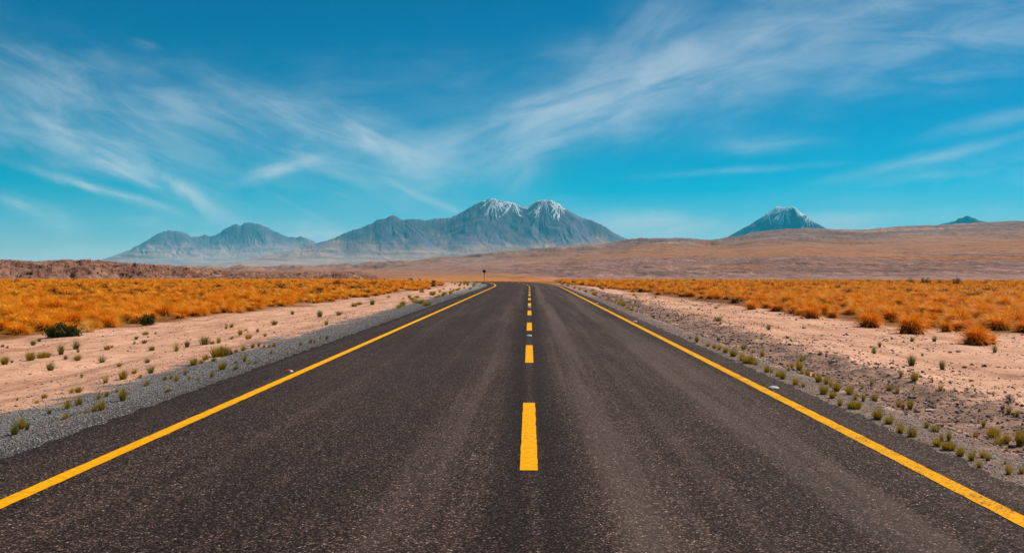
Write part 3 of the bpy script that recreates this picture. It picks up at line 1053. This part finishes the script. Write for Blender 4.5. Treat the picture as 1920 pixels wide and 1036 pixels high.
# --- the tussocks that stand out at the edge of the right-hand field
FRONT = [
    (1715, 625, 54, 34, "largest orange grass tussock, dark underneath, alone at the edge of right sand"),
    (1634, 613, 46, 28, "orange grass tussock on sand just left of the largest one in right field edge"),
    (1836, 647, 52, 34, "orange domed grass tussock standing nearest the camera on the right sand"),
    (1861, 645, 20, 18, "small brownish tussock tucked against the side of the nearest right tussock"),
    (1776, 622, 20, 20, "slim brown tussock leaning over stones between the two biggest right tussocks"),
    (1524, 597, 34, 22, "rounded orange tussock with a smaller one touching its back, midway along right field"),
    (1545, 591, 32, 22, "orange tussock touching behind the rounded one midway along the right field edge"),
    (1563, 596, 20, 14, "small round orange tussock beside a touching pair on right sand"),
    (1461, 583, 30, 14, "low wide orange tussock at the front of the right field where it narrows"),
    (1411, 580, 22, 14, "orange tussock farthest along the front of right field standing clear on sand"),
    (1598, 590, 24, 14, "low orange tussock behind pebbles between the rounded and the leaning tussocks"),
    (1676, 603, 44, 25, "broad straw tussock directly behind the largest dark-bottomed one on right"),
    (1440, 578, 24, 12, "second tussock from the far end of the right field front"),
]
for (px, py, w, h, lab) in FRONT:
    p, mpp = at(px, py)
    me = TUSSOCK[len(placed) % 8]
    s = 1.30 * w * mpp / SIZE[me.name][0]
    o = put("grass_tussock", me, p.x, p.y + .2 * s, s, 1.08 * h * mpp / SIZE[me.name][1])
    tag(o, lab, "grass tussock", "orange grass tussocks of the right field")
    placed.append((p.x, p.y, s * .45))
for (px, py, w, h, lab) in [(168, 622, 46, 26, "pale yellow spiky tussock fanning out just right of the dark left shrub"),
                            (224, 611, 36, 24, "pale yellow spiky tussock beside the smaller upright dark shrub")]:
    p, mpp = at(px, py)
    me = SPIKY[len(placed) % 2]
    s = w * mpp / SIZE[me.name][0]
    o = put("grass_tussock", me, p.x, p.y, s, h * mpp / SIZE[me.name][1])
    tag(o, lab, "grass tussock", "pale spiky tussocks at the edge of the left field")
    placed.append((p.x, p.y, s * .4))

# --- dark shrubs
TW = plain("shrub_twig", (.07, .05, .035), .9, .3, 20)


def shrub(px, py, w, h, label, upright, leaf=DARKLEAF, n=900, name="dark_shrub"):
    p, mpp = at(px, py)
    wd, ht = w * mpp, h * mpp
    root = bpy.data.objects.new(name, None)
    COL.objects.link(root)
    root.location = (p.x, p.y + wd * .25, float(ground_height(p.x, p.y + wd * .25)))
    parts, tw = [], []
    nb = 26 if upright else 34
    for i in range(nb):
        a = rng.uniform(0, 6.283)
        rr = math.sqrt(rng.uniform(0, 1))
        # end of a branch inside a flattened (or upright) outline
        ex, ey = rr * math.cos(a) * wd * .46, rr * math.sin(a) * wd * .40
        top = ht * (math.sqrt(max(0, 1 - rr ** 2.6)) * .92 if not upright else (.95 - .35 * rr)) * (rng.uniform(.60, 1.10) if upright else rng.uniform(.80, 1.04))
        for j in range(n // nb):
            f = rng.uniform(.12, 1) ** (.9 if upright else .7)
            k0 = .80 if upright else .5
            cx, cy, cz = ex * (k0 + (1 - k0) * f), ey * (k0 + (1 - k0) * f), top * (f if not upright else (f - .12) * 1.12)
            sz = rng.uniform(.5, 1.2) * (.030 if upright else .034) * (wd / .8)
            d = rng.normal(0, 1, 3)
            d[2] = abs(d[2]) + (1.4 if upright else .3)
            d /= np.linalg.norm(d)
            s_ = np.cross(d, rng.normal(0, 1, 3))
            s_ /= np.linalg.norm(s_) + 1e-6
            jit = rng.normal(0, .045 * wd / .8, 3) * (.6 if upright else 1)
            c_ = np.array([cx, cy, max(cz, .02)]) + jit
            c_[2] = max(c_[2], .015)
            parts.append((np.array([c_ - s_ * sz * .4, c_ + s_ * sz * .4, c_ + d * sz * 2.2 + s_ * sz * .12, c_ + d * sz * 2.2 - s_ * sz * .12]),
                          np.array([[0, 1, 2, 3]]), np.full(4, rng.uniform(0, 1))))
        # twig
        b0, b1 = np.array([ex * .15, ey * .15, 0]), np.array([ex, ey, top * .85])
        t_ = .010 * wd
        sd = np.array([t_, 0, 0])
        sd2 = np.array([0, t_, 0])
        Vt = np.array([b0 - sd - sd2, b0 + sd - sd2, b0 + sd + sd2, b0 - sd + sd2, b1 - sd * .4, b1 + sd2 * .4, b1 + sd * .4, b1 - sd2 * .4])
        tw.append((Vt, np.array([[0, 1, 5, 4], [1, 2, 6, 5], [2, 3, 7, 6], [3, 0, 4, 7], [4, 5, 6, 7]]), np.zeros(8)))
    V, Q, S = join(parts)
    me = make_mesh("foliage", V, [Q], [leaf], False, {'shade': ('POINT', S)})
    add_obj("foliage", me, root)
    V, Q, S = join(tw)
    add_obj("stem", make_mesh("stem", V, [Q], [TW]), root)
    placed.append((p.x, p.y + wd * .25, wd * .5))
    return root


tag(shrub(110, 632, 66, 22, "", False, n=1900), "wide low dark green shrub at the front edge of the left grass field", "shrub", "dark shrubs on the plain")
tag(shrub(268, 610, 40, 26, "", True, n=1800), "small upright dark green shrub at the edge of the left grass field", "shrub", "dark shrubs on the plain")
for (px, py, w, h, lab) in [(1709, 535, 17, 17, "dark shrub at the far edge of right field, leftmost of the row of four"),
                            (1738, 535, 25, 16, "wide dark shrub at the far edge of right field, second in the row"),
                            (1764, 535, 17, 13, "low brownish dark shrub at the far edge of right field, third in the row"),
                            (1796, 535, 24, 17, "dark domed shrub at the far edge of right field, rightmost of the row"),
                            (1630, 532, 12, 10, "tiny dark shrub at the far edge of right field apart from the row")]:
    tag(shrub(px, py, w, h, "", False, n=420), lab, "shrub", "dark shrubs on the plain")
for (px, py, w, h, lab) in [(122, 674, 13, 9, "small grey bush on the left sand among olive grass tufts"),
                            (1897, 751, 22, 14, "grey bush on the right sand, uppermost of three at the frame edge"),
                            (1893, 758, 16, 9, "low grey bush in the middle of three on the right sand"),
                            (1882, 769, 14, 10, "small grey bush at the foot of three beside an olive tuft")]:
    tag(shrub(px, py, w, h, "", False, GREYLEAF, 420, "grey_bush"), lab, "bush", "small grey bushes on the sand")

# --- olive tufts: (x, y of the foot, width, height) in pixels of two enlarged views of the photograph
TL = """22,250,45,40 65,240,18,14 165,228,50,45 240,212,60,28 183,143,30,25 218,122,22,16 425,165,42,44 437,182,25,20 340,195,35,48 433,228,45,30 278,285,45,45
568,240,52,36 600,168,34,24 626,156,26,16 668,262,35,18 457,325,20,16 765,110,22,18 815,85,36,18 874,80,14,12 755,135,16,12 810,130,30,16 850,172,36,24 825,242,34,24
988,175,38,42 1050,152,30,30 1145,140,56,44 1190,135,32,18 1228,130,24,28 1270,50,24,28 1300,42,26,20 1350,85,26,28 1380,62,22,14 1395,108,40,26 1448,68,18,18
1490,92,24,16 1300,108,30,16 1540,28,36,24 1835,28,22,24 75,645,50,60 115,615,48,58 152,618,24,36 375,500,46,50 440,478,40,38 530,515,42,42 568,508,42,50 687,455,42,62
480,525,28,24 365,558,32,28 275,528,26,22 553,445,26,26 597,432,26,28 655,405,24,20 690,335,44,46 592,355,38,42 752,302,32,22 845,300,50,40 785,325,32,18 820,370,30,22
400,410,34,28 436,408,46,30 245,440,36,22 205,468,34,18 925,338,24,22 960,332,26,24 990,345,28,30 943,405,28,20 1040,310,28,36 1062,335,16,16 1110,340,18,20 1190,322,26,26
1085,255,44,36 1128,245,36,22 1155,225,34,28 1235,205,90,50 1200,232,30,20 1248,282,46,42 1325,280,28,20 1375,235,22,36 1400,248,20,22 1432,246,28,16 1325,245,18,16
1300,195,22,22 1327,185,22,20 1367,172,38,30 1420,158,26,26 1455,150,20,22 1525,190,20,22 1485,155,16,18 1510,155,24,20 1540,150,28,20 1745,130,20,22 1768,128,16,20
1690,142,18,16 1838,110,18,20 1800,106,14,12 95,452,20,16 14,152,18,14 40,158,16,12"""
TR = """485,55,24,30 1080,190,34,40 1110,152,20,26 1293,122,22,24 1418,122,26,30 1760,182,40,40 1292,258,44,54 1463,280,32,46 1228,318,24,34 1307,338,40,44 1453,402,42,44
1838,525,32,34 1885,540,24,26 1405,345,12,24 1645,400,12,18 1750,428,14,26 80,125,26,34 42,105,18,16 143,148,36,24 180,160,24,22 208,168,36,28 242,185,36,30 288,205,44,36
335,230,46,46 375,245,60,40 410,252,38,30 345,165,40,26 448,205,24,30 395,185,20,16 475,295,32,38 502,298,28,26 565,332,40,38 545,318,46,30 635,365,48,40 678,378,22,24
615,270,34,32 597,285,18,22 658,285,40,52 672,305,26,24 705,315,30,32 675,228,52,30 738,322,20,26 765,350,36,40 810,362,40,44 795,418,50,48 835,378,26,38 870,402,52,50
845,440,42,36 887,482,38,42 942,420,40,46 972,450,36,46 968,500,66,40 1018,458,22,36 1012,388,22,24 1082,458,36,40 1065,362,28,30 1103,560,66,58 1165,585,50,40
1228,635,60,54 1295,655,52,44 1220,490,40,44 1240,500,26,36 1282,500,34,44 1375,605,36,36 1425,628,50,32 1460,680,36,44 1500,680,30,50 1437,710,54,38 1500,732,64,42
1565,765,46,48 1630,790,56,58 1693,775,40,36 1720,790,32,34 1672,830,40,38 1757,665,72,56 1785,712,60,56 1825,695,46,50 1905,705,56,76 1840,868,50,56 1910,865,30,36
1815,810,18,24 1695,600,26,36 1650,660,30,24 1210,415,26,40 1167,398,28,34 1300,390,16,20 1350,202,14,14 1155,395,20,18"""
SPECIAL = {
    ('L', 1235, 205): "widest olive grass clump, on the border between left sand and gravel",
    ('L', 687, 455): "tallest olive tuft standing by itself in the middle of the left gravel",
    ('L', 75, 645): "olive tuft nearest the left frame edge on gravel, front of a touching trio",
    ('L', 115, 615): "middle olive tuft of the touching trio on the left gravel",
    ('L', 152, 618): "smallest olive tuft of the touching trio on the left gravel",
    ('L', 1145, 140): "yellowest grass tuft on the left sand",
    ('L', 340, 195): "narrow upright olive tuft on left sand behind the small grey bush",
    ('L', 278, 285): "round olive tuft alone on the left sand below the small grey bush",
    ('R', 1905, 705): "largest dark olive tuft, touching the right edge of the photo",
    ('R', 1103, 560): "bushy ochre tuft at the road edge, first of a row of four on right",
    ('R', 1165, 585): "ochre tuft at the right road edge, second of a row of four",
    ('R', 1228, 635): "big ochre tuft at the right road edge, third of a row of four",
    ('R', 1295, 655): "split ochre tuft at the right road edge, last of a row of four",
    ('R', 1630, 790): "loose greenish tuft with separate blades at the edge of the right asphalt",
    ('R', 1840, 868): "ochre tuft lowest in the photo on the right roadside gravel",
    ('R', 1292, 258): "tallest dark green tuft standing alone on the right sand",
}


def tuft_label(x, y, green):
    d = float(road_d(x, y))
    if d < 0:
        if d > -6.5:
            return "small olive grass tuft growing in the grey gravel left of road", "grass tufts on the left gravel"
        return "small olive grass tuft growing on the pink sand left of road", "grass tufts on the left sand"
    if d < 7.0:
        return "small olive grass tuft growing in the gravel bank right of road", "grass tufts on the right gravel bank"
    return "small green grass tuft growing on the stony sand right of road", "grass tufts on the right sand"


tufts = 0
for side, txt, ox in (('L', TL, 0), ('R', TR, 1280)):
    for item in txt.split():
        zx, zy, w, h = (float(v) for v in item.split(','))
        p, mpp = at(ox + zx / 3, 600 + zy / 3 - .4)
        wd, ht = w / 3 * mpp, h / 3 * mpp
        d = float(road_d(p.x, p.y))
        green = (d > 7 or (d < -8 and random.random() < .35) or (d < 0 and random.random() < .2))
        if w > 58 and h < w * .75:
            me = CLUMP[tufts % 2]
        else:
            me = TUFTG[tufts % 4] if green else TUFT[tufts % 5]
        s, sz = wd * 1.38 / SIZE[me.name][0], ht * 1.28 / SIZE[me.name][1]
        o = put("grass_tuft", me, p.x, p.y + wd * .2, s, sz, sink=.01)
        lab, grp_ = tuft_label(p.x, p.y, green)
        lab = SPECIAL.get((side, int(zx), int(zy)), lab)
        tag(o, lab, "grass tuft", grp_)
        tufts += 1
# farther tufts strung along both shoulders
for i in range(112):
    if i < 78:
        y = random.uniform(38, 150)
        d = -random.choice([random.gauss(6.4, .7), random.gauss(6.7, .9), random.uniform(6.5, 11)])
        d = min(d, -5.0)
    else:
        y = random.uniform(34, 120)
        d = max(4.4, random.choice([random.gauss(4.7, .25), random.gauss(4.9, .4), random.uniform(7, 10)]))
    x = float(road_x(y)) + d
    s = random.uniform(1.0, 2.3)
    green = random.random() < .4
    o = put("grass_tuft", (TUFTG[i % 4] if green else TUFT[i % 5]), x, y, s, s * random.uniform(.7, 1.1), sink=.01)
    lab, grp_ = tuft_label(x, y, green)
    tag(o, lab, "grass tuft", grp_)
    tufts += 1

# --- the fields
pts = []
cell = 1.22
for side in (-1, 1):
    ymax = 250 if side < 0 else 205
    gy = np.arange(14, ymax, cell)
    gx = np.arange(6, 150, cell)
    X, Y = np.meshgrid(gx * side, gy)
    X = (X + rng.uniform(-.48, .48, X.shape)).ravel()
    Y = (Y + rng.uniform(-.48, .48, Y.shape)).ravel()
    d = road_d(X, Y)
    nb = fbm(X / 3.5, Y / 3.5, 3, 61) * 1.2
    if side < 0:
        q = -d - field_l(Y) + nb
    else:
        q = d - field_r(Y) + nb
    dens = sstep(-.1, .8, q) * .90
    gap = fbm(X / 5.0, Y / 5.0, 3, 67)
    dens = dens * np.where(gap < -.42, .25, 1)
    if side < 0:
        sp = sstep(66, 105, Y) * sstep(-60, -25, X)
        dens = dens * (1 - sp * np.where(gap > .05, .30, .80))
    else:
        sp = sstep(11, 0, q) * sstep(30, 50, Y)
        dens = dens * (1 - .35 * sp)
    vis = np.abs(X - 993 * 0) < (Y * (ANG + .06) + 3)
    keep = (rng.uniform(0, 1, X.shape) < dens) & vis
    s = rng.uniform(.72, 1.40, X.shape) * (1 - .25 * sstep(1.5, 0, q))
    pts.append(np.stack([X[keep], Y[keep], s[keep]], -1))
sel = []
rest = []
for sidepts in pts:
    r = np.hypot(sidepts[:, 0], sidepts[:, 1])
    ok = np.ones(len(sidepts), bool)
    for (x, y, rad) in placed:
        ok &= np.hypot(sidepts[:, 0] - x, sidepts[:, 1] - y) > rad + .28 * sidepts[:, 2]
        # keep the sight line to the named ones free
        fr = (np.abs(sidepts[:, 0] / sidepts[:, 1] - x / y) * y < rad * .9) & (sidepts[:, 1] < y) & (sidepts[:, 1] > y - 3)
        ok &= ~fr
    sidepts = sidepts[ok]
    inview = (sidepts[:, 0] / sidepts[:, 1] < .535) & (sidepts[:, 0] / sidepts[:, 1] > -.575)
    size = sidepts[:, 2] / np.hypot(sidepts[:, 0], sidepts[:, 1])
    order = np.argsort(-size * inview)
    sel.append(sidepts[order[:142]])
    rest.append(sidepts[order[142:]])
for side, arr in zip((-1, 1), sel):
    for i, (x, y, s) in enumerate(arr):
        o = put("grass_tussock", TUSSOCK[i % 8], x, y, s, s * random.uniform(.85, 1.15), tilt=.12)
        if side < 0:
            tag(o, "orange grass tussock crowded among others along the front of left field", "grass tussock", "orange grass tussocks of the left field")
        else:
            tag(o, "orange grass tussock crowded among others along the front of right field", "grass tussock", "orange grass tussocks of the right field")


def field_of(name, arr, label):
    V, Q, S, off = [], [], [], 0
    r = np.hypot(arr[:, 0], arr[:, 1])
    for lo, hi, nbl, wid, segs in ((0, 60, 320, .020, 3), (60, 110, 140, .032, 3), (110, 400, 60, .06, 2)):
        sub = arr[(r >= lo) & (r < hi)]
        if not len(sub):
            continue
        protos = []
        for i in range(5):
            protos.append(join(tussock_parts(nbl, wid, segs, 7, 3)))
        which = rng.integers(0, 5, len(sub))
        for i in range(5):
            sb = sub[which == i]
            if not len(sb):
                continue
            v, q, s = protos[i]
            a = rng.uniform(-.6, .6, len(sb))
            ca, sa = np.cos(a), np.sin(a)
            z = ground_height(sb[:, 0], sb[:, 1])
            zs = sb[:, 2] * rng.uniform(.8, 1.15, len(sb))
            vx = (v[None, :, 0] * ca[:, None] - v[None, :, 1] * sa[:, None]) * sb[:, 2:3] + sb[:, 0:1]
            vy = (v[None, :, 0] * sa[:, None] + v[None, :, 1] * ca[:, None]) * sb[:, 2:3] + sb[:, 1:2]
            vz = v[None, :, 2] * zs[:, None] + z[:, None] - .01
            V.append(np.stack([vx, vy, vz], -1).reshape(-1, 3))
            Q.append((q[None] + (np.arange(len(sb)) * len(v))[:, None, None] + off).reshape(-1, 4))
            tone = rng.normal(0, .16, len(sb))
            shade_spot = rng.uniform(0, 1, len(sb)) < .10  # random tussocks coloured dark brown to paint shaded clumps and dark bushes
            S.append(np.where((s[None] < .05) | shade_spot[:, None], np.where(s[None] < .05, 0, .05), np.clip(s[None] + tone[:, None], .14, 1)).reshape(-1))
            off += len(sb) * len(v)
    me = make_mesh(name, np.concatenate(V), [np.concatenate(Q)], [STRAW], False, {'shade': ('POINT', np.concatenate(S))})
    o = add_obj(name, me)
    return tag(o, label, "grass", kind='stuff')


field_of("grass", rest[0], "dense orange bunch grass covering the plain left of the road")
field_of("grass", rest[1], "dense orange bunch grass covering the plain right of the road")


# ------------------------------------------------------------------ stones
def stone_material(name, stops):
    m, t, b, pos = material(name)
    c = t.ramp(t.attr('shade'), stops)
    c = t.mix(1.0, c, t.ramp(t.noise(pos, 60, 3), [(.3, .8), (.7, 1.2)]), 'MULTIPLY')
    t.put(b.inputs['Base Color'], c)
    b.inputs['Roughness'].default_value = .9
    b.inputs['Specular IOR Level'].default_value = .2
    return m


def ico():
    p = (1 + 5 ** .5) / 2
    v = np.array([(-1, p, 0), (1, p, 0), (-1, -p, 0), (1, -p, 0), (0, -1, p), (0, 1, p), (0, -1, -p), (0, 1, -p), (p, 0, -1), (p, 0, 1), (-p, 0, -1), (-p, 0, 1)], float)
    v /= np.linalg.norm(v[0])
    f = np.array([(0, 11, 5), (0, 5, 1), (0, 1, 7), (0, 7, 10), (0, 10, 11), (1, 5, 9), (5, 11, 4), (11, 10, 2), (10, 7, 6), (7, 1, 8),
                  (3, 9, 4), (3, 4, 2), (3, 2, 6), (3, 6, 8), (3, 8, 9), (4, 9, 5), (2, 4, 11), (6, 2, 10), (8, 6, 7), (9, 8, 1)])
    return v, f


def stones(name, x, y, size, mat, label, flat=.6):
    n = len(x)
    v, f = ico()
    P_ = v[None] * rng.uniform(.65, 1.25, (n, 12, 1))
    ax = np.stack([rng.uniform(.8, 1.35, n), rng.uniform(.65, 1.0, n), rng.uniform(.8, 1.2, n) * flat], -1)
    P_ = P_ * ax[:, None] * (size / 2)[:, None, None]
    a = rng.uniform(0, 6.283, n)
    ca, sa = np.cos(a)[:, None], np.sin(a)[:, None]
    X = P_[..., 0] * ca - P_[..., 1] * sa + x[:, None]
    Y = P_[..., 0] * sa + P_[..., 1] * ca + y[:, None]
    Z = P_[..., 2] + (ground_height(x, y) + size * .12)[:, None]
    V = np.stack([X, Y, Z], -1).reshape(-1, 3)
    Fq = (f[None] + (np.arange(n) * 12)[:, None, None]).reshape(-1, 3)
    sh = np.repeat(rng.uniform(0, 1, n), 12)
    me = make_mesh(name, V, [Fq], [mat], False, {'shade': ('POINT', sh)})
    return tag(add_obj(name, me), label, kind='stuff')


GRAVEL = stone_material("grey_gravel", [(0, (.08, .072, .068)), (.45, (.21, .193, .184)), (.85, (.36, .335, .32)), (1, (.58, .54, .52))])
RUBBLE = stone_material("brown_rubble", [(0, (.045, .033, .030)), (.4, (.14, .095, .080)), (.75, (.32, .215, .17)), (1, (.52, .42, .37))])


def along(n, ya, yb, pw=1.6):
    return ya * (yb / ya) ** (rng.uniform(0, 1, n) ** (1 / pw) * 1.0)


n = 26000
y = along(n, 4.5, 70, 1.0)
lat = -(4.46 + np.abs(rng.normal(0, 1, n)) * 1.30)
keep = lat > -8.8
stones("gravel", (road_x(y) + lat)[keep], y[keep], (rng.uniform(.010, .022, n) * (1 + y / 45))[keep], GRAVEL, "loose grey gravel along the left edge of the road")
n = 9000
y = along(n, 4.0, 60, 1.0)
lat = 3.72 + np.abs(rng.normal(0, 1, n)) * .60
stones("gravel", road_x(y) + lat, y, rng.uniform(.008, .018, n) * (1 + y / 45), GRAVEL, "loose grey gravel along the right edge of the road")
n = 13000
y = along(n, 6, 75, 1.0)
lat = rng.normal(5.9, .75, n)
lat = np.where(lat < 4.4, 4.4 + rng.uniform(0, 2, n), lat)
sz = .017 * np.exp(rng.normal(0, .5, n)) * (1 + y / 40)
n2 = 10000
y2 = along(n2, 12, 80, 1.0)
lat2 = rng.uniform(6.5, 15, n2)
cl = fbm(lat2 / 2.2, y2 / 2.2, 2, 88) > -.05
sz2 = .019 * np.exp(rng.normal(0, .55, n2)) * (1 + y2 / 60)
stones("rubble", np.concatenate([road_x(y) + lat, (road_x(y2) + lat2)[cl]]), np.concatenate([y, y2[cl]]), np.concatenate([sz, sz2[cl]]).clip(.015, .16), RUBBLE,
       "brown broken stones on the bank right of the road")
n3 = 4000
y3 = along(n3, 10, 70, 1.0)
lat3 = -rng.uniform(6.8, 14.5, n3)
stones("rubble", road_x(y3) + lat3, y3, (.014 * np.exp(rng.normal(0, .5, n3)) * (1 + y3 / 60)).clip(.01, .08), RUBBLE, "scattered small stones on the left sand")

STONE_MATS = {"white": plain("white_stone", (.62, .60, .58), .8, .15, 30, bump=.004), "tan": plain("tan_stone", (.60, .40, .28), .85, .15, 30, bump=.004)}


def single_stone(px, py, w, h, mat, label, cat, name, flat=.6, group=None):
    p, mpp = at(px, py)
    import bmesh
    bm = bmesh.new()
    bmesh.ops.create_icosphere(bm, subdivisions=3, radius=.5)
    for v in bm.verts:
        nrm = v.co.copy()
        k_ = 1 + .22 * float(perlin(nrm.x * 3 + px, nrm.y * 3 + nrm.z * 2.3, 5)) + .08 * float(perlin(nrm.x * 9 + px, nrm.y * 9 + nrm.z * 8, 6))
        v.co = Vector((nrm.x * w * mpp, nrm.y * w * mpp * .7, nrm.z * h * mpp)) * k_
    me = bpy.data.meshes.new(name)
    bm.to_mesh(me)
    bm.free()
    me.materials.append(mat)
    o = add_obj(name, me)
    o.location = (p.x, p.y, float(ground_height(p.x, p.y)) + h * mpp * .3)
    o.rotation_euler = (0, 0, random.uniform(-.3, .3))
    return tag(o, label, cat, group)


single_stone(1822, 791, 8, 7, STONE_MATS["white"], "pale bluish white stone lying in the dark rubble of the right bank", "stone", "stone")
single_stone(1743, 770, 19, 5, STONE_MATS["tan"], "long flat tan stone lying on the dark right bank", "stone", "stone")
single_stone(1332, 570, 12, 3, STONE_MATS["white"], "flat white stone on the sand far along the right side", "stone", "stone")


# ------------------------------------------------------------------ road studs
def hexa(bm, x0, x1, y0, y1, z0, z1, tx=0., ty=0.):
    c = [(x0, y0, z0), (x1, y0, z0), (x1, y1, z0), (x0, y1, z0), (x0 + tx, y0 + ty, z1), (x1 - tx, y0 + ty, z1), (x1 - tx, y1 - ty, z1), (x0 + tx, y1 - ty, z1)]
    v = [bm.verts.new(p) for p in c]
    for f in ((3, 2, 1, 0), (4, 5, 6, 7), (0, 1, 5, 4), (1, 2, 6, 5), (2, 3, 7, 6), (3, 0, 4, 7)):
        bm.faces.new([v[i] for i in f])


import bmesh


def bm_obj(name, bm, mat, parent=None, bev=0.0):
    if bev:
        bmesh.ops.bevel(bm, geom=list(bm.edges), offset=bev, segments=2, affect='EDGES')
    me = bpy.data.meshes.new(name)
    bm.to_mesh(me)
    bm.free()
    me.materials.append(mat)
    return add_obj(name, me, parent)


STUD = plain("white_stud_plastic", (.56, .55, .52), .45, .12, 60)
REDREF = plain("red_reflector", (.62, .03, .035), .25, .15, 80, spec=.6)
WHITEREF = plain("clear_reflector", (.80, .80, .78), .2, .1, 80, spec=.6)


def stud(lat, y, red, label, group):
    root = bpy.data.objects.new("road_stud", None)
    COL.objects.link(root)
    root.location = (float(road_x(y)) + lat, y, float(road_z(y)) + .002)
    bm = bmesh.new()
    bmesh.ops.create_uvsphere(bm, u_segments=20, v_segments=10, radius=.075)
    bmesh.ops.delete(bm, geom=[v for v in bm.verts if v.co.z < -.001], context='VERTS')
    for v in bm.verts:
        v.co.z *= .42
    bm_obj("body", bm, STUD, root)
    bm = bmesh.new()
    # sloping face towards the traffic
    v = [bm.verts.new(p) for p in ((-.040, -.070, .006), (.040, -.070, .006), (.030, -.046, .027), (-.030, -.046, .027), (-.040, -.058, .003), (.040, -.058, .003), (.030, -.036, .020), (-.030, -.036, .020))]
    if red:
        for q_ in v:
            q_.co = Vector((q_.co.x * 1.35, q_.co.y * 1.06 - .004, q_.co.z * 1.30))
    for f in ((0, 1, 2, 3), (7, 6, 5, 4), (0, 4, 5, 1), (1, 5, 6, 2), (2, 6, 7, 3), (3, 7, 4, 0)):
        bm.faces.new([v[i] for i in f])
    bm_obj("reflector", bm, REDREF if red else WHITEREF, root)
    return tag(root, label, "road stud", group)


def y_of(py):
    return CAMZ * F / (py - 508)


G1 = "white studs along the centre line"
stud(-.010, y_of(629.5), False, "white road stud on the centre line between the third and second dashes", G1)
stud(-.010, y_of(576.5), False, "white road stud on the centre line beyond the fourth dash", G1)
stud(-.010, y_of(551.0), False, "white road stud on the centre line farthest ahead", G1)
G2 = "white studs along the right edge line"
for py, lab in ((726.5, "white road stud beside the right edge line nearest the camera"), (602.5, "white road stud beside the right edge line, second ahead"), (568.5, "white road stud beside the right edge line, farthest ahead")):
    yy = y_of(py)
    stud(3.42, yy, False, lab, G2)
stud(-3.93, y_of(697.5), True, "red-faced road stud beside the left edge line", "studs along the left edge line")

# ------------------------------------------------------------------ road sign, far marks
POST = plain("dark_galvanised_post", (.085, .075, .07), .6, .2, 30, .5)
BACK = plain("dark_sign_back", (.045, .04, .038), .6, .2, 20, .3)


def road_sign(x, y, height, size, label, diamond=True):
    root = bpy.data.objects.new("road_sign", None)
    COL.objects.link(root)
    root.location = (x, y, float(ground_height(x, y)))
    bm = bmesh.new()
    hexa(bm, -.04, .04, -.03, .03, -.2, height - size * .25, 0, 0)
    bm_obj("post", bm, POST, root, .006)
    bm = bmesh.new()
    hexa(bm, -size / 2, size / 2, -.006, .006, -size / 2, size / 2)
    o = bm_obj("panel", bm, BACK, root, .003)
    o.location = (0, -.045, height - size * .62)
    if diamond:
        o.rotation_euler = (0, R(45), 0)
    bm = bmesh.new()
    hexa(bm, -size * .4, size * .4, -.012, .012, -.02, .02)
    o = bm_obj("bracket", bm, POST, root)
    o.location = (0, -.0565 + .03, height - size * .62)
    return tag(root, label, "road sign")


road_sign(-8.05, 165.0, 2.15, .52, "dark diamond road sign on a thin post left of the far bend")
road_sign(-25.4, 215.0, .95, .50, "tiny dark sign far out at the edge of the left grass field", False)

CONC = plain("pale_concrete", (.42, .40, .38), .85, .15, 6)
HOLE = plain("opening_shade", (.03, .028, .026), .9, .1, 6)
p, mpp = at(770, 526.5)
root = bpy.data.objects.new("concrete_block", None)
COL.objects.link(root)
root.location = (p.x, p.y, float(ground_height(p.x, p.y)))
bm = bmesh.new()
w = 13 * mpp
hexa(bm, -w / 2, w / 2, -.4, .4, -.3, 5.5 * mpp, .25 * w, .1)
bm_obj("body", bm, CONC, root, .05)
bm = bmesh.new()
hexa(bm, -w * .02, w * .40, -.45, -.30, 0, 3.0 * mpp, .1, 0)  # solid near-black box painting the shade inside an opening
bm_obj("opening", bm, HOLE, root)
tag(root, "pale grey block with a dark opening far out past the left grass", "block")
single_stone(782.3, 526.4, 3.5, 3.5, STONE_MATS["white"], "small white stone far out between the grey block and tiny sign", "stone", "stone", .9)

# ------------------------------------------------------------------ air
hz = bpy.data.materials.new("air_haze")
hz.use_nodes = True
ht = hz.node_tree
for nd in list(ht.nodes):
    if nd.type == 'BSDF_PRINCIPLED':
        ht.nodes.remove(nd)
pv = ht.nodes.new('ShaderNodeVolumePrincipled')
pv.inputs['Color'].default_value = (.04, .70, 1.0, 1)
pv.inputs['Density'].default_value = 2.3e-5
pv.inputs['Anisotropy'].default_value = 0.0
ht.links.new(pv.outputs[0], ht.nodes['Material Output'].inputs['Volume'])
bm = bmesh.new()
hexa(bm, -37000, 37000, -37000, 37000, -62, 1640)
o = bm_obj("haze", bm, hz)
tag(o, "thin blue air between the road and the far mountains", kind='stuff')
